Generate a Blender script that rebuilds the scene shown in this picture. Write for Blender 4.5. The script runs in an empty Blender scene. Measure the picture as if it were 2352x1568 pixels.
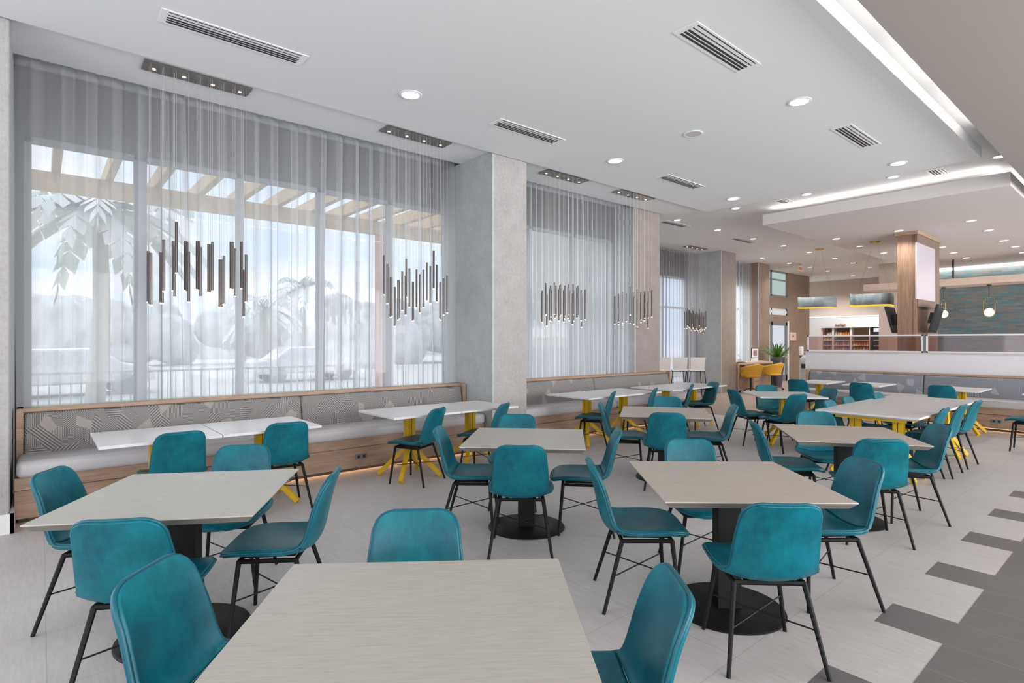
import bpy, bmesh, math, random
from mathutils import Vector, Matrix
random.seed(7)
C = bpy.context.scene.collection
PI = math.pi
def R(a): return math.radians(a)

# ---------------------------------------------------------------- surveying helpers
# the room: X runs along the window wall, Y runs towards it, Z up; the eye stands at (0,0,H)
F, HY, YAW, H = 1283.3, 784.3, R(40.15), 1.553
_c, _s = math.cos(YAW), math.sin(YAW)
def _ray(px, py):
    X = (px-1176)/F
    return (_c*X+_s, -_s*X+_c, -(py-HY)/F)
def onz(px, py, z):
    r = _ray(px, py); t = (z-H)/r[2]; return (r[0]*t, r[1]*t, z)
def ony(px, py, y):
    r = _ray(px, py); t = y/r[1]; return (r[0]*t, y, H+r[2]*t)
def onx(px, py, x):
    r = _ray(px, py); t = x/r[0]; return (x, r[1]*t, H+r[2]*t)

# ---------------------------------------------------------------- materials
def srgb(r, g, b):
    f = lambda v: (v/255/12.92) if v/255 <= .04045 else ((v/255+.055)/1.055)**2.4
    return (f(r), f(g), f(b), 1)
class NT:
    def __init__(s, name):
        s.m = bpy.data.materials.new(name); s.m.use_nodes = True
        s.t = s.m.node_tree; s.t.nodes.clear()
        s.out = s.n('ShaderNodeOutputMaterial')
    def n(s, typ, **kw):
        nd = s.t.nodes.new(typ)
        for k, v in kw.items():
            if k.startswith('i_'):
                key = k[2:]
                key = int(key) if key.isdigit() else key.replace('_', ' ')
                nd.inputs[key].default_value = v
            else: setattr(nd, k, v)
        return nd
    def l(s, a, b): s.t.links.new(a, b)
    def math(s, op, a, b=None, c=None):
        nd = s.n('ShaderNodeMath', operation=op)
        for i, v in enumerate((a, b, c)):
            if v is None: continue
            if isinstance(v, (int, float)): nd.inputs[i].default_value = v
            else: s.l(v, nd.inputs[i])
        return nd.outputs[0]
    def mix(s, fac, a, b, blend='MIX'):
        nd = s.n('ShaderNodeMix', data_type='RGBA', blend_type=blend)
        for i, v in ((0, fac), (6, a), (7, b)):
            if isinstance(v, (int, float, tuple)): nd.inputs[i].default_value = v
            else: s.l(v, nd.inputs[i])
        return nd.outputs[2]
    def noise(s, vec, scale, detail=3, rough=.5):
        nd = s.n('ShaderNodeTexNoise'); nd.inputs['Scale'].default_value = scale
        nd.inputs['Detail'].default_value = detail; nd.inputs['Roughness'].default_value = rough
        if vec is not None: s.l(vec, nd.inputs['Vector'])
        return nd.outputs['Fac']
    def coord(s, scale=(1, 1, 1), rot=(0, 0, 0), kind='Object'):
        tc = s.n('ShaderNodeTexCoord'); mp = s.n('ShaderNodeMapping')
        mp.inputs['Scale'].default_value = scale; mp.inputs['Rotation'].default_value = rot
        s.l(tc.outputs[kind], mp.inputs['Vector']); return mp.outputs[0]
    def bsdf(s, col, rough=.5, metal=0, spec=.5, bump=None, bstr=.1, **kw):
        b = s.n('ShaderNodeBsdfPrincipled')
        for key, v in (('Base Color', col), ('Roughness', rough), ('Metallic', metal), ('Specular IOR Level', spec)):
            if isinstance(v, (int, float, tuple)): b.inputs[key].default_value = v
            else: s.l(v, b.inputs[key])
        for k, v in kw.items(): b.inputs[k.replace('_', ' ')].default_value = v
        if bump is not None:
            bp = s.n('ShaderNodeBump'); bp.inputs['Strength'].default_value = bstr; bp.inputs['Distance'].default_value = .01
            s.l(bump, bp.inputs['Height']); s.l(bp.outputs[0], b.inputs['Normal'])
        s.l(b.outputs[0], s.out.inputs[0]); return b
def plain(name, rgb, rough=.5, metal=0, spec=.5, var=.06, scale=6, bstr=0.0):
    t = NT(name); c = srgb(*rgb); v = t.coord()
    n = t.noise(v, scale)
    d = tuple(x*(1-var*2) for x in c[:3])+(1,)
    col = t.mix(n, d, tuple(min(1, x*(1+var)) for x in c[:3])+(1,))
    t.bsdf(col, rough, metal, spec, bump=n if bstr else None, bstr=bstr); return t.m
def emit(name, rgb, strength, sample=False):
    t = NT(name); e = t.n('ShaderNodeEmission'); e.inputs[0].default_value = srgb(*rgb); e.inputs[1].default_value = strength
    t.l(e.outputs[0], t.out.inputs[0])
    if not sample: t.m.cycles.emission_sampling = 'NONE'
    return t.m
def wood(name, light, dark, axis=0, rough=.5, gs=1.0, bstr=.05):
    t = NT(name); sc = [14*gs]*3; sc[axis] = 1.1*gs
    v = t.coord(tuple(sc)); n1 = t.noise(v, 2.2, 6, .62)
    sc2 = [90*gs]*3; sc2[axis] = 3*gs
    n2 = t.noise(t.coord(tuple(sc2)), 2, 3, .6)
    f = t.math('ADD', t.math('MULTIPLY', n1, .6), t.math('MULTIPLY', n2, .4))
    cr = t.n('ShaderNodeValToRGB'); t.l(f, cr.inputs[0])
    cr.color_ramp.elements[0].position = .36; cr.color_ramp.elements[0].color = srgb(*dark)
    cr.color_ramp.elements[1].position = .62; cr.color_ramp.elements[1].color = srgb(*light)
    t.bsdf(cr.outputs[0], rough, bump=n2, bstr=bstr); return t.m

M = {}
M['ceil'] = plain('ceiling_paint', (228, 229, 230), .9, var=.01)
M['ceil2'] = plain('ceiling_paint_lobby', (214, 208, 205), .9, var=.01)
M['ceil_shaded'] = plain('ceiling_paint_shaded', (150, 143, 138), .9, var=.01)  # shade of the unlit right ceiling, put into a darker colour
M['white'] = plain('white_paint', (232, 230, 228), .6, var=.02)
M['halfwall'] = plain('half_wall_paint', (226, 223, 227), .7, var=.01)
M['metal_white'] = plain('white_metal', (235, 235, 236), .45, var=.01)
M['dark_slot'] = plain('slot_dark', (46, 46, 48), .8)
M['black'] = plain('black_powder_coat', (9, 9, 10), .55, spec=.3, var=.05)
M['blackbase'] = plain('black_steel', (19, 19, 20), .5, spec=.35, var=.05)
M['yellow'] = plain('yellow_powder_coat', (222, 178, 16), .42, var=.04)
M['yellow_seat'] = plain('yellow_upholstery', (222, 168, 52), .6)
M['tabwhite'] = plain('white_laminate', (222, 219, 219), .32, var=.03, scale=3)
M['vinyl'] = plain('light_grey_vinyl', (196, 192, 194), .38, var=.03)
M['chrome'] = plain('polished_metal', (150, 150, 150), .18, metal=1)
M['winframe'] = plain('window_frame_grey', (150, 152, 155), .5)
M['grey'] = plain('grey_plastic', (120, 122, 125), .5)
M['stoolwhite'] = plain('white_plastic_shell', (222, 216, 212), .45)
M['tube'] = plain('graphite_tube', (92, 86, 84), .3, metal=.85)
M['cable'] = plain('thin_wire', (205, 200, 195), .35, metal=.3)
M['tip'] = emit('warm_tip', (255, 225, 190), 3.2)
M['canopy'] = plain('mirror_steel', (165, 160, 154), .15, metal=1)
M['lamp'] = emit('downlight_glow', (255, 250, 243), 2.6)
M['lampwarm'] = emit('downlight_warm', (255, 240, 222), 2.4)
M['cove'] = emit('cove_strip', (255, 248, 242), 15, True)
M['cove2'] = emit('cove_strip_strong', (255, 250, 246), 60, True)
M['globe'] = emit('globe_glow', (255, 244, 222), 2.2)
M['brass'] = plain('brass', (190, 160, 95), .3, metal=1)
M['beamwood'] = wood('pale_timber', (232, 212, 196), (214, 192, 176), 1, .6)
M['tabedge'] = plain('oak_edge_shade', (128, 122, 114), .6)  # shade below the table edge painted as a darker oak
M['oak'] = wood('oak_panel', (178, 150, 128), (146, 118, 98), 0, .5)
M['oaky'] = wood('oak_panel_across', (178, 150, 128), (146, 118, 98), 1, .5)
M['oakshade'] = wood('walnut_shaded', (132, 110, 98), (108, 88, 78), 2, .5)  # darker copy of the pillar wood, painting its unlit side
M['oakz'] = wood('walnut_pillar', (154, 124, 103), (118, 95, 80), 2, .5)
M['deskwood'] = wood('desk_oak', (206, 182, 162), (184, 156, 136), 0, .5)
M['tabwood'] = wood('bleached_oak_top', (190, 186, 177), (172, 168, 159), 0, .42, 3.2, .05)
M['tabwood2'] = wood('warm_oak_top', (196, 186, 174), (177, 167, 155), 0, .42, 3.2, .05)
M['screen'] = plain('dark_screen', (14, 14, 15), .25)
M['plastic_black'] = plain('black_plastic', (30, 30, 32), .5)
M['leaf'] = plain('leaf_green', (86, 138, 48), .45, var=.3, scale=3)
M['leaf2'] = plain('leaf_lime', (150, 178, 62), .45, var=.2, scale=3)
M['planter'] = plain('planter_glaze', (84, 80, 92), .5)
M['paper'] = plain('paper_white', (235, 235, 235), .8, var=.01)
M['plaque'] = plain('plaque_cream', (226, 198, 178), .7, var=.02)
M['plaque_ink'] = plain('plaque_ink', (150, 130, 118), .7)
M['red'] = plain('sign_red', (176, 58, 48), .6)
M['maroon'] = plain('letter_maroon', (150, 84, 76), .6)
M['photo'] = plain('photo_print', (170, 130, 130), .5, var=.45, scale=9)
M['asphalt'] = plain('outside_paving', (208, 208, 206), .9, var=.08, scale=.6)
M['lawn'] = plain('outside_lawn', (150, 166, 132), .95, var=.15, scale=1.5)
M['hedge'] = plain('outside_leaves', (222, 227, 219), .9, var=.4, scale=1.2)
M['bark'] = plain('palm_bark', (190, 184, 172), .9, var=.2)
M['pergola'] = wood('pergola_timber', (222, 196, 160), (200, 172, 136), 0, .8, .3)
M['redpost'] = plain('red_post_paint', (206, 140, 132), .7)
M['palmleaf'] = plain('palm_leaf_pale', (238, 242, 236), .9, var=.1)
M['rail_out'] = plain('outside_rail', (176, 178, 180), .6)
M['stucco'] = plain('outside_wall', (222, 220, 216), .9, var=.05, scale=.7)
M['carpaint'] = plain('car_silver', (214, 216, 220), .3, metal=.3)
M['carglass'] = plain('car_window', (190, 195, 200), .2)
M['tyre'] = plain('tyre_rubber', (150, 150, 152), .8)

def fabric_wall(name, a, b):
    t = NT(name); v = t.coord((1, 1, 1)); n = t.noise(v, 38, 4, .7); n2 = t.noise(v, 5, 3)
    st = t.noise(t.coord((60, 60, 1.5)), 3, 2)
    f = t.math('ADD', t.math('MULTIPLY', n, .5), t.math('ADD', t.math('MULTIPLY', n2, .3), t.math('MULTIPLY', st, .25)))
    cr = t.n('ShaderNodeValToRGB'); t.l(f, cr.inputs[0])
    cr.color_ramp.elements[0].position = .38; cr.color_ramp.elements[0].color = srgb(*a)
    cr.color_ramp.elements[1].position = .68; cr.color_ramp.elements[1].color = srgb(*b)
    t.bsdf(cr.outputs[0], .85, bump=n, bstr=.08); return t.m
M['wcool'] = fabric_wall('textured_wallcovering_grey', (166, 168, 167), (190, 191, 190))
M['wwarm'] = fabric_wall('textured_wallcovering_greige', (156, 152, 150), (178, 174, 172))
M['wtaupe'] = fabric_wall('textured_wallcovering_taupe', (140, 130, 123), (160, 150, 143))
M['wbrown'] = fabric_wall('textured_wallcovering_brown', (132, 114, 101), (152, 133, 118))
M['wplain'] = plain('wall_paint_grey', (200, 194, 190), .85, var=.02)
M['wstore'] = plain('store_wall_greige', (206, 190, 178), .85, var=.03)
M['whead'] = plain('header_wall_dark', (84, 79, 76), .9)

def leather():
    t = NT('teal_leather'); v = t.coord()
    big = t.noise(v, 7, 4, .6); fine = t.noise(t.coord((1, 1, 1)), 160, 2); wr = t.noise(t.coord((3, 3, 1.2)), 9, 5, .7)
    cr = t.n('ShaderNodeValToRGB'); t.l(t.math('ADD', t.math('MULTIPLY', big, .6), t.math('MULTIPLY', wr, .4)), cr.inputs[0])
    e = cr.color_ramp.elements
    e[0].position = .3; e[0].color = srgb(0, 76, 90); e[1].position = .72; e[1].color = srgb(2, 120, 134)
    rr = t.math('ADD', t.math('MULTIPLY', wr, .25), .26)
    b = t.bsdf(cr.outputs[0], .38, spec=.36, bump=t.math('ADD', t.math('MULTIPLY', fine, .25), wr), bstr=.12)
    t.l(rr, b.inputs['Roughness']); return t.m
M['leather'] = leather()
M['leather_dark'] = plain('teal_piping', (4, 92, 108), .4)

def pattern_fabric(name, dark, light, accent, sc):
    # irregular patches, each hatched in its own direction
    t = NT(name)
    tc = t.n('ShaderNodeTexCoord'); mp = t.n('ShaderNodeMapping')
    t.l(tc.outputs['UV'], mp.inputs['Vector']); mp.inputs['Scale'].default_value = (1, 1, 1)
    vo = t.n('ShaderNodeTexVoronoi', distance='EUCLIDEAN', voronoi_dimensions='2D'); vo.inputs['Scale'].default_value = sc
    t.l(mp.outputs[0], vo.inputs['Vector'])
    sp = t.n('ShaderNodeSeparateColor'); t.l(vo.outputs['Color'], sp.inputs[0])
    xy = t.n('ShaderNodeSeparateXYZ'); t.l(mp.outputs[0], xy.inputs[0])
    k = t.math('FLOOR', t.math('MULTIPLY', sp.outputs[0], 4))
    a = t.math('MULTIPLY', k, PI/4)
    p = t.math('ADD', t.math('MULTIPLY', xy.outputs[0], t.math('COSINE', a)), t.math('MULTIPLY', xy.outputs[1], t.math('SINE', a)))
    per = t.math('DIVIDE', 2*PI/.0125, t.math('ADD', 1, t.math('MULTIPLY', t.math('GREATER_THAN', sp.outputs[2], .62), .7)))
    w = t.math('GREATER_THAN', t.math('SINE', t.math('MULTIPLY', p, per)), .0)
    plainpatch = t.math('GREATER_THAN', sp.outputs[1], .955)
    w2 = t.math('MULTIPLY', w, .8)
    col = t.mix(w2, srgb(*dark), srgb(*light)); col = t.mix(plainpatch, col, srgb(*accent))
    t.bsdf(col, .85, bump=w, bstr=.15); return t.m
M['pattern'] = pattern_fabric('hatched_upholstery', (100, 97, 97), (172, 166, 162), (160, 153, 148), 9)
M['pattern2'] = pattern_fabric('hatched_upholstery_cool', (110, 112, 120), (160, 162, 168), (158, 160, 166), 8)

def floor_mat():
    t = NT('floor_tiles'); v = t.coord(); xy = t.n('ShaderNodeSeparateXYZ'); t.l(v, xy.inputs[0]); X, Y = xy.outputs[0], xy.outputs[1]
    u0, n0, P, s = 7.444, 1.078, .975, .325
    fx = t.math('FRACT', t.math('DIVIDE', t.math('SUBTRACT', X, u0-8*P), P))
    strip = t.math('MULTIPLY', t.math('LESS_THAN', fx, 1/3), t.math('LESS_THAN', Y, n0))
    dark = t.math('MAXIMUM', strip, t.math('LESS_THAN', Y, n0-.31))
    def seam(val, off, per, wd):
        f = t.math('FRACT', t.math('DIVIDE', t.math('SUBTRACT', val, off), per))
        return t.math('LESS_THAN', f, wd/per)
    sd = seam(X, u0-20*P, s, .004)
    sl = t.math('MAXIMUM', seam(X, .022-.003, .65, .005), seam(Y, n0-.31+.0, .62, .005))
    streak = t.noise(t.coord((26, 3, 1)), 2.0, 5, .65); cloud = t.noise(v, 1.1, 3)
    lf = t.math('ADD', t.math('MULTIPLY', streak, .55), t.math('MULTIPLY', cloud, .45))
    cl = t.n('ShaderNodeValToRGB'); t.l(lf, cl.inputs[0])
    cl.color_ramp.elements[0].position = .3; cl.color_ramp.elements[0].color = srgb(184, 178, 176)
    cl.color_ramp.elements[1].position = .7; cl.color_ramp.elements[1].color = srgb(212, 207, 205)
    cd = t.n('ShaderNodeValToRGB'); t.l(lf, cd.inputs[0])
    cd.color_ramp.elements[0].position = .3; cd.color_ramp.elements[0].color = srgb(104, 100, 99)
    cd.color_ramp.elements[1].position = .7; cd.color_ramp.elements[1].color = srgb(126, 121, 120)
    far = t.math('MULTIPLY', t.math('GREATER_THAN', X, 11.0), t.math('GREATER_THAN', Y, 5.2))
    lite = t.mix(t.math('MULTIPLY', sl, .5), cl.outputs[0], srgb(160, 154, 151))
    lite = t.mix(far, lite, t.mix(streak, srgb(140, 122, 112), srgb(176, 158, 147)))
    dk = t.mix(t.math('MULTIPLY', sd, .7), cd.outputs[0], srgb(150, 143, 140))
    col = t.mix(dark, lite, dk)
    t.bsdf(col, t.math('ADD', t.math('MULTIPLY', streak, .2), .38), spec=.4, bump=streak, bstr=.03); return t.m
M['floor'] = floor_mat()

def tile_mat():
    t = NT('teal_tiles'); v = t.coord((1, 1, 1), (0, 0, 0))
    xy = t.n('ShaderNodeSeparateXYZ'); t.l(v, xy.inputs[0])
    cb = t.n('ShaderNodeCombineXYZ'); t.l(xy.outputs[1], cb.inputs[0]); t.l(xy.outputs[2], cb.inputs[1])
    br = t.n('ShaderNodeTexBrick', offset=.5); t.l(cb.outputs[0], br.inputs['Vector'])
    br.inputs['Scale'].default_value = 1; br.inputs['Brick Width'].default_value = .30; br.inputs['Row Height'].default_value = .062
    br.inputs['Mortar Size'].default_value = .006; br.inputs['Color1'].default_value = (0, 0, 0, 1); br.inputs['Color2'].default_value = (1, 1, 1, 1)
    br.inputs['Mortar'].default_value = (.45, .45, .45, 1); br.inputs['Bias'].default_value = 0
    cr = t.n('ShaderNodeValToRGB'); t.l(br.outputs[0], cr.inputs[0])
    e = cr.color_ramp.elements; e[0].color = srgb(108, 114, 116); e[1].color = srgb(98, 118, 122)
    for p, c in ((.25, (126, 116, 110)), (.42, (84, 126, 134)), (.52, (130, 114, 104)), (.66, (104, 108, 110)), (.82, (118, 126, 128))):
        x = e.new(p); x.color = srgb(*c)
    cr.color_ramp.interpolation = 'CONSTANT'
    t.bsdf(cr.outputs[0], .22, spec=.6); return t.m
M['tiles'] = tile_mat()

def sheer(name, a0, colr, trn=.6):
    t = NT(name)
    lw = t.n('ShaderNodeLayerWeight'); lw.inputs[0].default_value = .5
    cosv = t.math('MAXIMUM', t.math('SUBTRACT', 1, lw.outputs['Facing']), .06)
    al = t.math('SUBTRACT', 1, t.math('POWER', 1-a0, t.math('DIVIDE', 1, cosv)))
    tr = t.n('ShaderNodeBsdfTransparent'); df = t.n('ShaderNodeBsdfDiffuse'); tl = t.n('ShaderNodeBsdfTranslucent')
    df.inputs[0].default_value = srgb(*colr); tl.inputs[0].default_value = srgb(*colr)
    m1 = t.n('ShaderNodeMixShader'); m1.inputs[0].default_value = trn; t.l(df.outputs[0], m1.inputs[1]); t.l(tl.outputs[0], m1.inputs[2])
    m2 = t.n('ShaderNodeMixShader'); t.l(al, m2.inputs[0]); t.l(tr.outputs[0], m2.inputs[1]); t.l(m1.outputs[0], m2.inputs[2])
    t.l(m2.outputs[0], t.out.inputs[0]); return t.m
M['sheer'] = sheer('sheer_curtain_fabric', .48, (216, 218, 222), .55)
M['sheer2'] = sheer('sheer_curtain_fabric_dense', .44, (236, 238, 242), .78)
M['sheer3'] = sheer('sheer_curtain_fabric_grey', .50, (188, 184, 190), .65)
def glass(name, tint, gl=.06):
    t = NT(name); tr = t.n('ShaderNodeBsdfTransparent'); tr.inputs[0].default_value = tint
    g = t.n('ShaderNodeBsdfGlossy'); g.inputs['Roughness'].default_value = .04
    m = t.n('ShaderNodeMixShader'); m.inputs[0].default_value = gl
    t.l(tr.outputs[0], m.inputs[1]); t.l(g.outputs[0], m.inputs[2]); t.l(m.outputs[0], t.out.inputs[0]); return t.m
M['glass'] = glass('window_glass', (.96, .98, .98, 1))
M['glass_warm'] = glass('railing_glass', (.76, .63, .60, 1), .08)
M['pane_glow_green'] = emit('glowing_green_pane', (206, 226, 220), .72)  # daylight put into the pane as emission
M['pane_glow_white'] = emit('glowing_white_pane', (238, 242, 252), .8)  # pane glows by itself in place of the bright outdoors

# ---------------------------------------------------------------- geometry helpers
class MB:
    def __init__(s): s.bm = bmesh.new()
    def box(s, x0, x1, y0, y1, z0, z1, mat=None):
        vs = [s.bm.verts.new(p) for p in ((x0, y0, z0), (x1, y0, z0), (x1, y1, z0), (x0, y1, z0), (x0, y0, z1), (x1, y0, z1), (x1, y1, z1), (x0, y1, z1))]
        if mat is not None:
            for v in vs: v.co = mat @ v.co
        for f in ((0, 3, 2, 1), (4, 5, 6, 7), (0, 1, 5, 4), (1, 2, 6, 5), (2, 3, 7, 6), (3, 0, 4, 7)): s.bm.faces.new([vs[i] for i in f])
        return s
    def frustum(s, base, top):
        vs = [s.bm.verts.new(p) for p in list(base)+list(top)]; n = len(base)
        s.bm.faces.new([vs[i] for i in range(n-1, -1, -1)]); s.bm.faces.new([vs[n+i] for i in range(n)])
        for i in range(n): s.bm.faces.new([vs[i], vs[(i+1) % n], vs[n+(i+1) % n], vs[n+i]])
        return s
    def tube(s, pts, r, seg=8, r1=None, caps=True):
        pts = [Vector(p) for p in pts]; rings = []
        n = len(pts)
        for i, p in enumerate(pts):
            d = (pts[min(i+1, n-1)]-pts[max(i-1, 0)]).normalized()
            up = Vector((0, 0, 1)) if abs(d.z) < .9 else Vector((1, 0, 0))
            a = d.cross(up).normalized(); b = d.cross(a)
            rr = r if r1 is None else r+(r1-r)*i/(n-1)
            rings.append([s.bm.verts.new(p+(a*math.cos(2*PI*k/seg)+b*math.sin(2*PI*k/seg))*rr) for k in range(seg)])
        for i in range(n-1):
            for k in range(seg):
                s.bm.faces.new([rings[i][k], rings[i][(k+1) % seg], rings[i+1][(k+1) % seg], rings[i+1][k]])
        if caps:
            s.bm.faces.new(rings[0][::-1]); s.bm.faces.new(rings[-1])
        return s
    def sqtube(s, pts, w, tw=0):
        return s.tube(pts, w, 4)
    def lathe(s, prof, cx=0, cy=0, seg=32, sx=1, sy=1):
        rings = []
        for r, z in prof:
            rings.append([s.bm.verts.new((cx+r*math.cos(2*PI*k/seg)*sx, cy+r*math.sin(2*PI*k/seg)*sy, z)) for k in range(seg)])
        for i in range(len(rings)-1):
            for k in range(seg): s.bm.faces.new([rings[i][k], rings[i][(k+1) % seg], rings[i+1][(k+1) % seg], rings[i+1][k]])
        s.bm.faces.new(rings[0][::-1]); s.bm.faces.new(rings[-1]); return s
    def sphere(s, c, r, sc=(1, 1, 1), seg=16):
        bmesh.ops.create_uvsphere(s.bm, u_segments=seg, v_segments=seg//2+2, radius=r, matrix=Matrix.Translation(c) @ Matrix.Diagonal((*sc, 1))); return s
    def quad(s, pts):
        s.bm.faces.new([s.bm.verts.new(p) for p in pts]); return s
    def obj(s, name, mat, parent=None, smooth=False, bevel=0, bseg=2):
        bmesh.ops.recalc_face_normals(s.bm, faces=s.bm.faces)
        if bevel:
            es = [e for e in s.bm.edges if len(e.link_faces) == 2 and e.calc_face_angle(0) > .6]
            bmesh.ops.bevel(s.bm, geom=es, offset=bevel, segments=bseg, profile=.6, affect='EDGES')
        me = bpy.data.meshes.new(name); s.bm.to_mesh(me); s.bm.free()
        if smooth:
            for p in me.polygons: p.use_smooth = True
            if smooth != 'all':
                me.set_sharp_from_angle(angle=R(40))
        o = bpy.data.objects.new(name, me); C.objects.link(o)
        if mat is not None: me.materials.append(mat)
        if parent is not None: o.parent = parent
        return o
def bevelmod(o, w, seg=3):
    m = o.modifiers.new('b', 'BEVEL'); m.width = w; m.segments = seg; m.limit_method = 'ANGLE'; m.angle_limit = R(35)
    for p in o.data.polygons: p.use_smooth = True
def empty(name, loc=(0, 0, 0), rz=0):
    o = bpy.data.objects.new(name, None); C.objects.link(o); o.location = loc; o.rotation_euler = (0, 0, rz); o.empty_display_size = .1; return o
def tag(o, label=None, cat=None, group=None, kind=None):
    if label: o['label'] = label
    if cat: o['category'] = cat
    if group: o['group'] = group
    if kind: o['kind'] = kind
    return o
def struct(o, label=None, cat=None):
    o['kind'] = 'structure'
    return tag(o, label, cat)
KIDS = {}
def dup(root, loc, rz=None, label=None, group=None):
    r = root.copy(); C.objects.link(r); r.location = loc
    if rz is not None: r.rotation_euler = (0, 0, rz)
    if label: r['label'] = label
    if group: r['group'] = group
    kids = KIDS.get(root.name)
    if kids is None:
        kids = KIDS[root.name] = [(c, list(c.children)) for c in root.children]
    for ch, gs in kids:
        c = ch.copy(); C.objects.link(c); c.parent = r
        for g in gs:
            d = g.copy(); C.objects.link(d); d.parent = c
    return r
def bake(o):
    dg = bpy.context.evaluated_depsgraph_get()
    me = bpy.data.meshes.new_from_object(o.evaluated_get(dg)); old = o.data
    o.modifiers.clear(); o.data = me
    for p in me.polygons: p.use_smooth = True
    return o

# ---------------------------------------------------------------- camera
cam = bpy.data.cameras.new('camera'); co = bpy.data.objects.new('camera', cam); C.objects.link(co)
co.location = (0, 0, H); co.rotation_euler = (PI/2, 0, -YAW)
cam.sensor_width = 36; cam.lens = F/2352*36; cam.shift_y = (HY-784)/2352; cam.clip_start = .05; cam.clip_end = 300
bpy.context.scene.camera = co

# ================================================================ THE ROOM
ZS1, ZB, ZH, ZS2 = 4.155, 4.20, 4.30, 3.95
struct(MB().box(-5, 30, -9, 12.5, -.12, 0).obj('floor', M['floor']), 'pale greige floor tiles with dark grey stepped border', 'floor')
def cbox(name, *b, mat='ceil'): return struct(MB().box(*b).obj(name, M[mat]))
c0 = MB().box(-5, 10.0, -9, 7.6, ZH, ZH+.2).box(10.0, 24.85, -9, 10.15, ZH, ZH+.2).box(24.85, 30, -9, 12.5, ZH, ZH+.2).obj('ceiling', M['ceil']); struct(c0, 'white plaster ceiling with dropped panels', 'ceiling')
cbox('ceiling_main_panel', -5, 10.2, 1.76, 6.06, ZS1, ZH+.02)
cbox('ceiling_window_bay', -5, 10.2, 6.06, 6.87, ZB, ZH+.02)
cbox('ceiling_lobby_panel', 11.37, 22.8, 1.62, 5.47, ZS2, ZS2+.215, mat='ceil2')
cbox('ceiling_right_panel', -5, 22.6, -9, 1.435, ZS2, ZS2+.215, mat='ceil_shaded')
# cove strips lying on top of the dropped panels
for nm, b in (('entry', (-4, 9.6, 1.28, 1.33)), ('right', (11.4, 22, 1.28, 1.33))):
    pass
def coves(b, label, mat='cove'):
    o = empty('cove_light', (0, 0, 0)); tag(o, label, 'light', 'hidden cove light strips')
    MB().box(*b).obj('light_strip', M[mat], o); return o
for i, (x0, x1) in enumerate(((1.2, 5.6), (5.75, 7.3), (7.45, 8.9))):
    coves((x0, x1, 1.39, 1.425, ZS2+.215, ZS2+.225), ['cove light strip at the ceiling edge nearest the camera', 'second cove light strip along the shaded ceiling edge', 'third cove light strip along the shaded ceiling edge'][i], 'cove2')
coves((11.5, 11.56, 1.85, 5.3, ZS2+.215, ZS2+.235), 'cove light strip across the front of the lobby ceiling panel')
coves((11.8, 20, 1.75, 1.81, ZS2+.215, ZS2+.235), 'cove light strip down the right side of the lobby ceiling panel')
coves((22.62, 22.68, -4, 6.02, ZS2-.06, ZS2-.01), 'cove light strip above the teal tiled wall')

# piers between the windows
def pier(name, x0, x1, y0, y1, z1, front, side, label):
    o = empty(name, (0, 0, 0)); struct(o, label, 'column')
    MB().box(x0, x1, y0+.012, y1, 0, z1).obj('core', M[side], o)
    MB().box(x0+.03, x1-.006, y0, y0+.012, 0, z1).obj('wall_covering', M[front], o)
    MB().box(x0-.004, x0+.03, y0-.004, y0+.02, 0, z1).obj('corner_bead', M['wcool'], o)
    return o
pier('column_1', -1.4, -.195, 6.09, 7.36, ZB, 'wwarm', 'wcool', 'grey wallcovered column at the left edge')
pier('column_2', 4.78, 5.42, 6.09, 7.36, ZS1, 'wwarm', 'wcool', 'wide grey column between the two curtained windows')
struct(MB().box(4.78, 5.42, 6.09, 7.36, ZS1, ZB).obj('column_2_head', M['wcool']))
struct(MB().box(-1.5, -.165, 6.065, 6.09, 0, .16).box(-.19, -.165, 6.065, 6.9, 0, .16).obj('baseboard_left', M['white']))
pier('column_3', 9.0, 9.84, 6.9, 9.9, ZH, 'wtaupe', 'wcool', 'taupe wall between second curtain and recessed bay')
pier('column_4', 15.65, 16.55, 8.8, 9.9, ZH, 'wtaupe', 'wcool', 'grey and taupe column before the computer desk')
pier('column_5', 19.05, 19.9, 9.32, 9.9, ZH, 'wbrown', 'wbrown', 'brown column beside the far glass door')
# window wall of the dining bays with two big openings
def wallwin(name, y0, y1, x0, x1, zt, holes, mat):
    m = MB(); xs = x0
    for hx0, hx1, hz0, hz1 in holes:
        m.box(xs, hx0, y0, y1, 0, zt); m.box(hx0, hx1, y0, y1, 0, hz0); m.box(hx0, hx1, y0, y1, hz1, zt); xs = hx1
    m.box(xs, x1, y0, y1, 0, zt); return struct(m.obj(name, M[mat]))
wallwin('wall_left', 7.4, 7.6, -1.4, 9.84, ZH, [(-.13, 4.95, .35, 3.62), (5.5, 8.95, .35, 3.62)], 'whead')
wallwin('wall_bay', 9.9, 10.05, 9.84, 19.2, ZH, [(10.6, 15.5, .1, 3.55), (16.7, 19.18, .1, 3.55)], 'whead')
def window(name, y, x0, x1, z0, z1, mull, tr=None, label=None, mat='metal_white', pane='glass', fw=.06):
    o = empty(name, (0, 0, 0)); struct(o, label, 'window')
    m = MB().box(x0, x0+fw, y-.03, y+.05, z0, z1).box(x1-fw, x1, y-.03, y+.05, z0, z1).box(x0, x1, y-.03, y+.05, z0, z0+fw).box(x0, x1, y-.03, y+.05, z1-fw, z1)
    for a, w in mull: m.box(a-w/2, a+w/2, y-.03, y+.05, z0, z1)
    for z in (tr or []): m.box(x0, x1, y-.025, y+.04, z-.03, z+.03)
    m.obj('window_frame', M[mat], o)
    MB().box(x0+.01, x1-.01, y, y+.01, z0+.01, z1-.01).obj('pane', M[pane], o)
    return o
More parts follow.
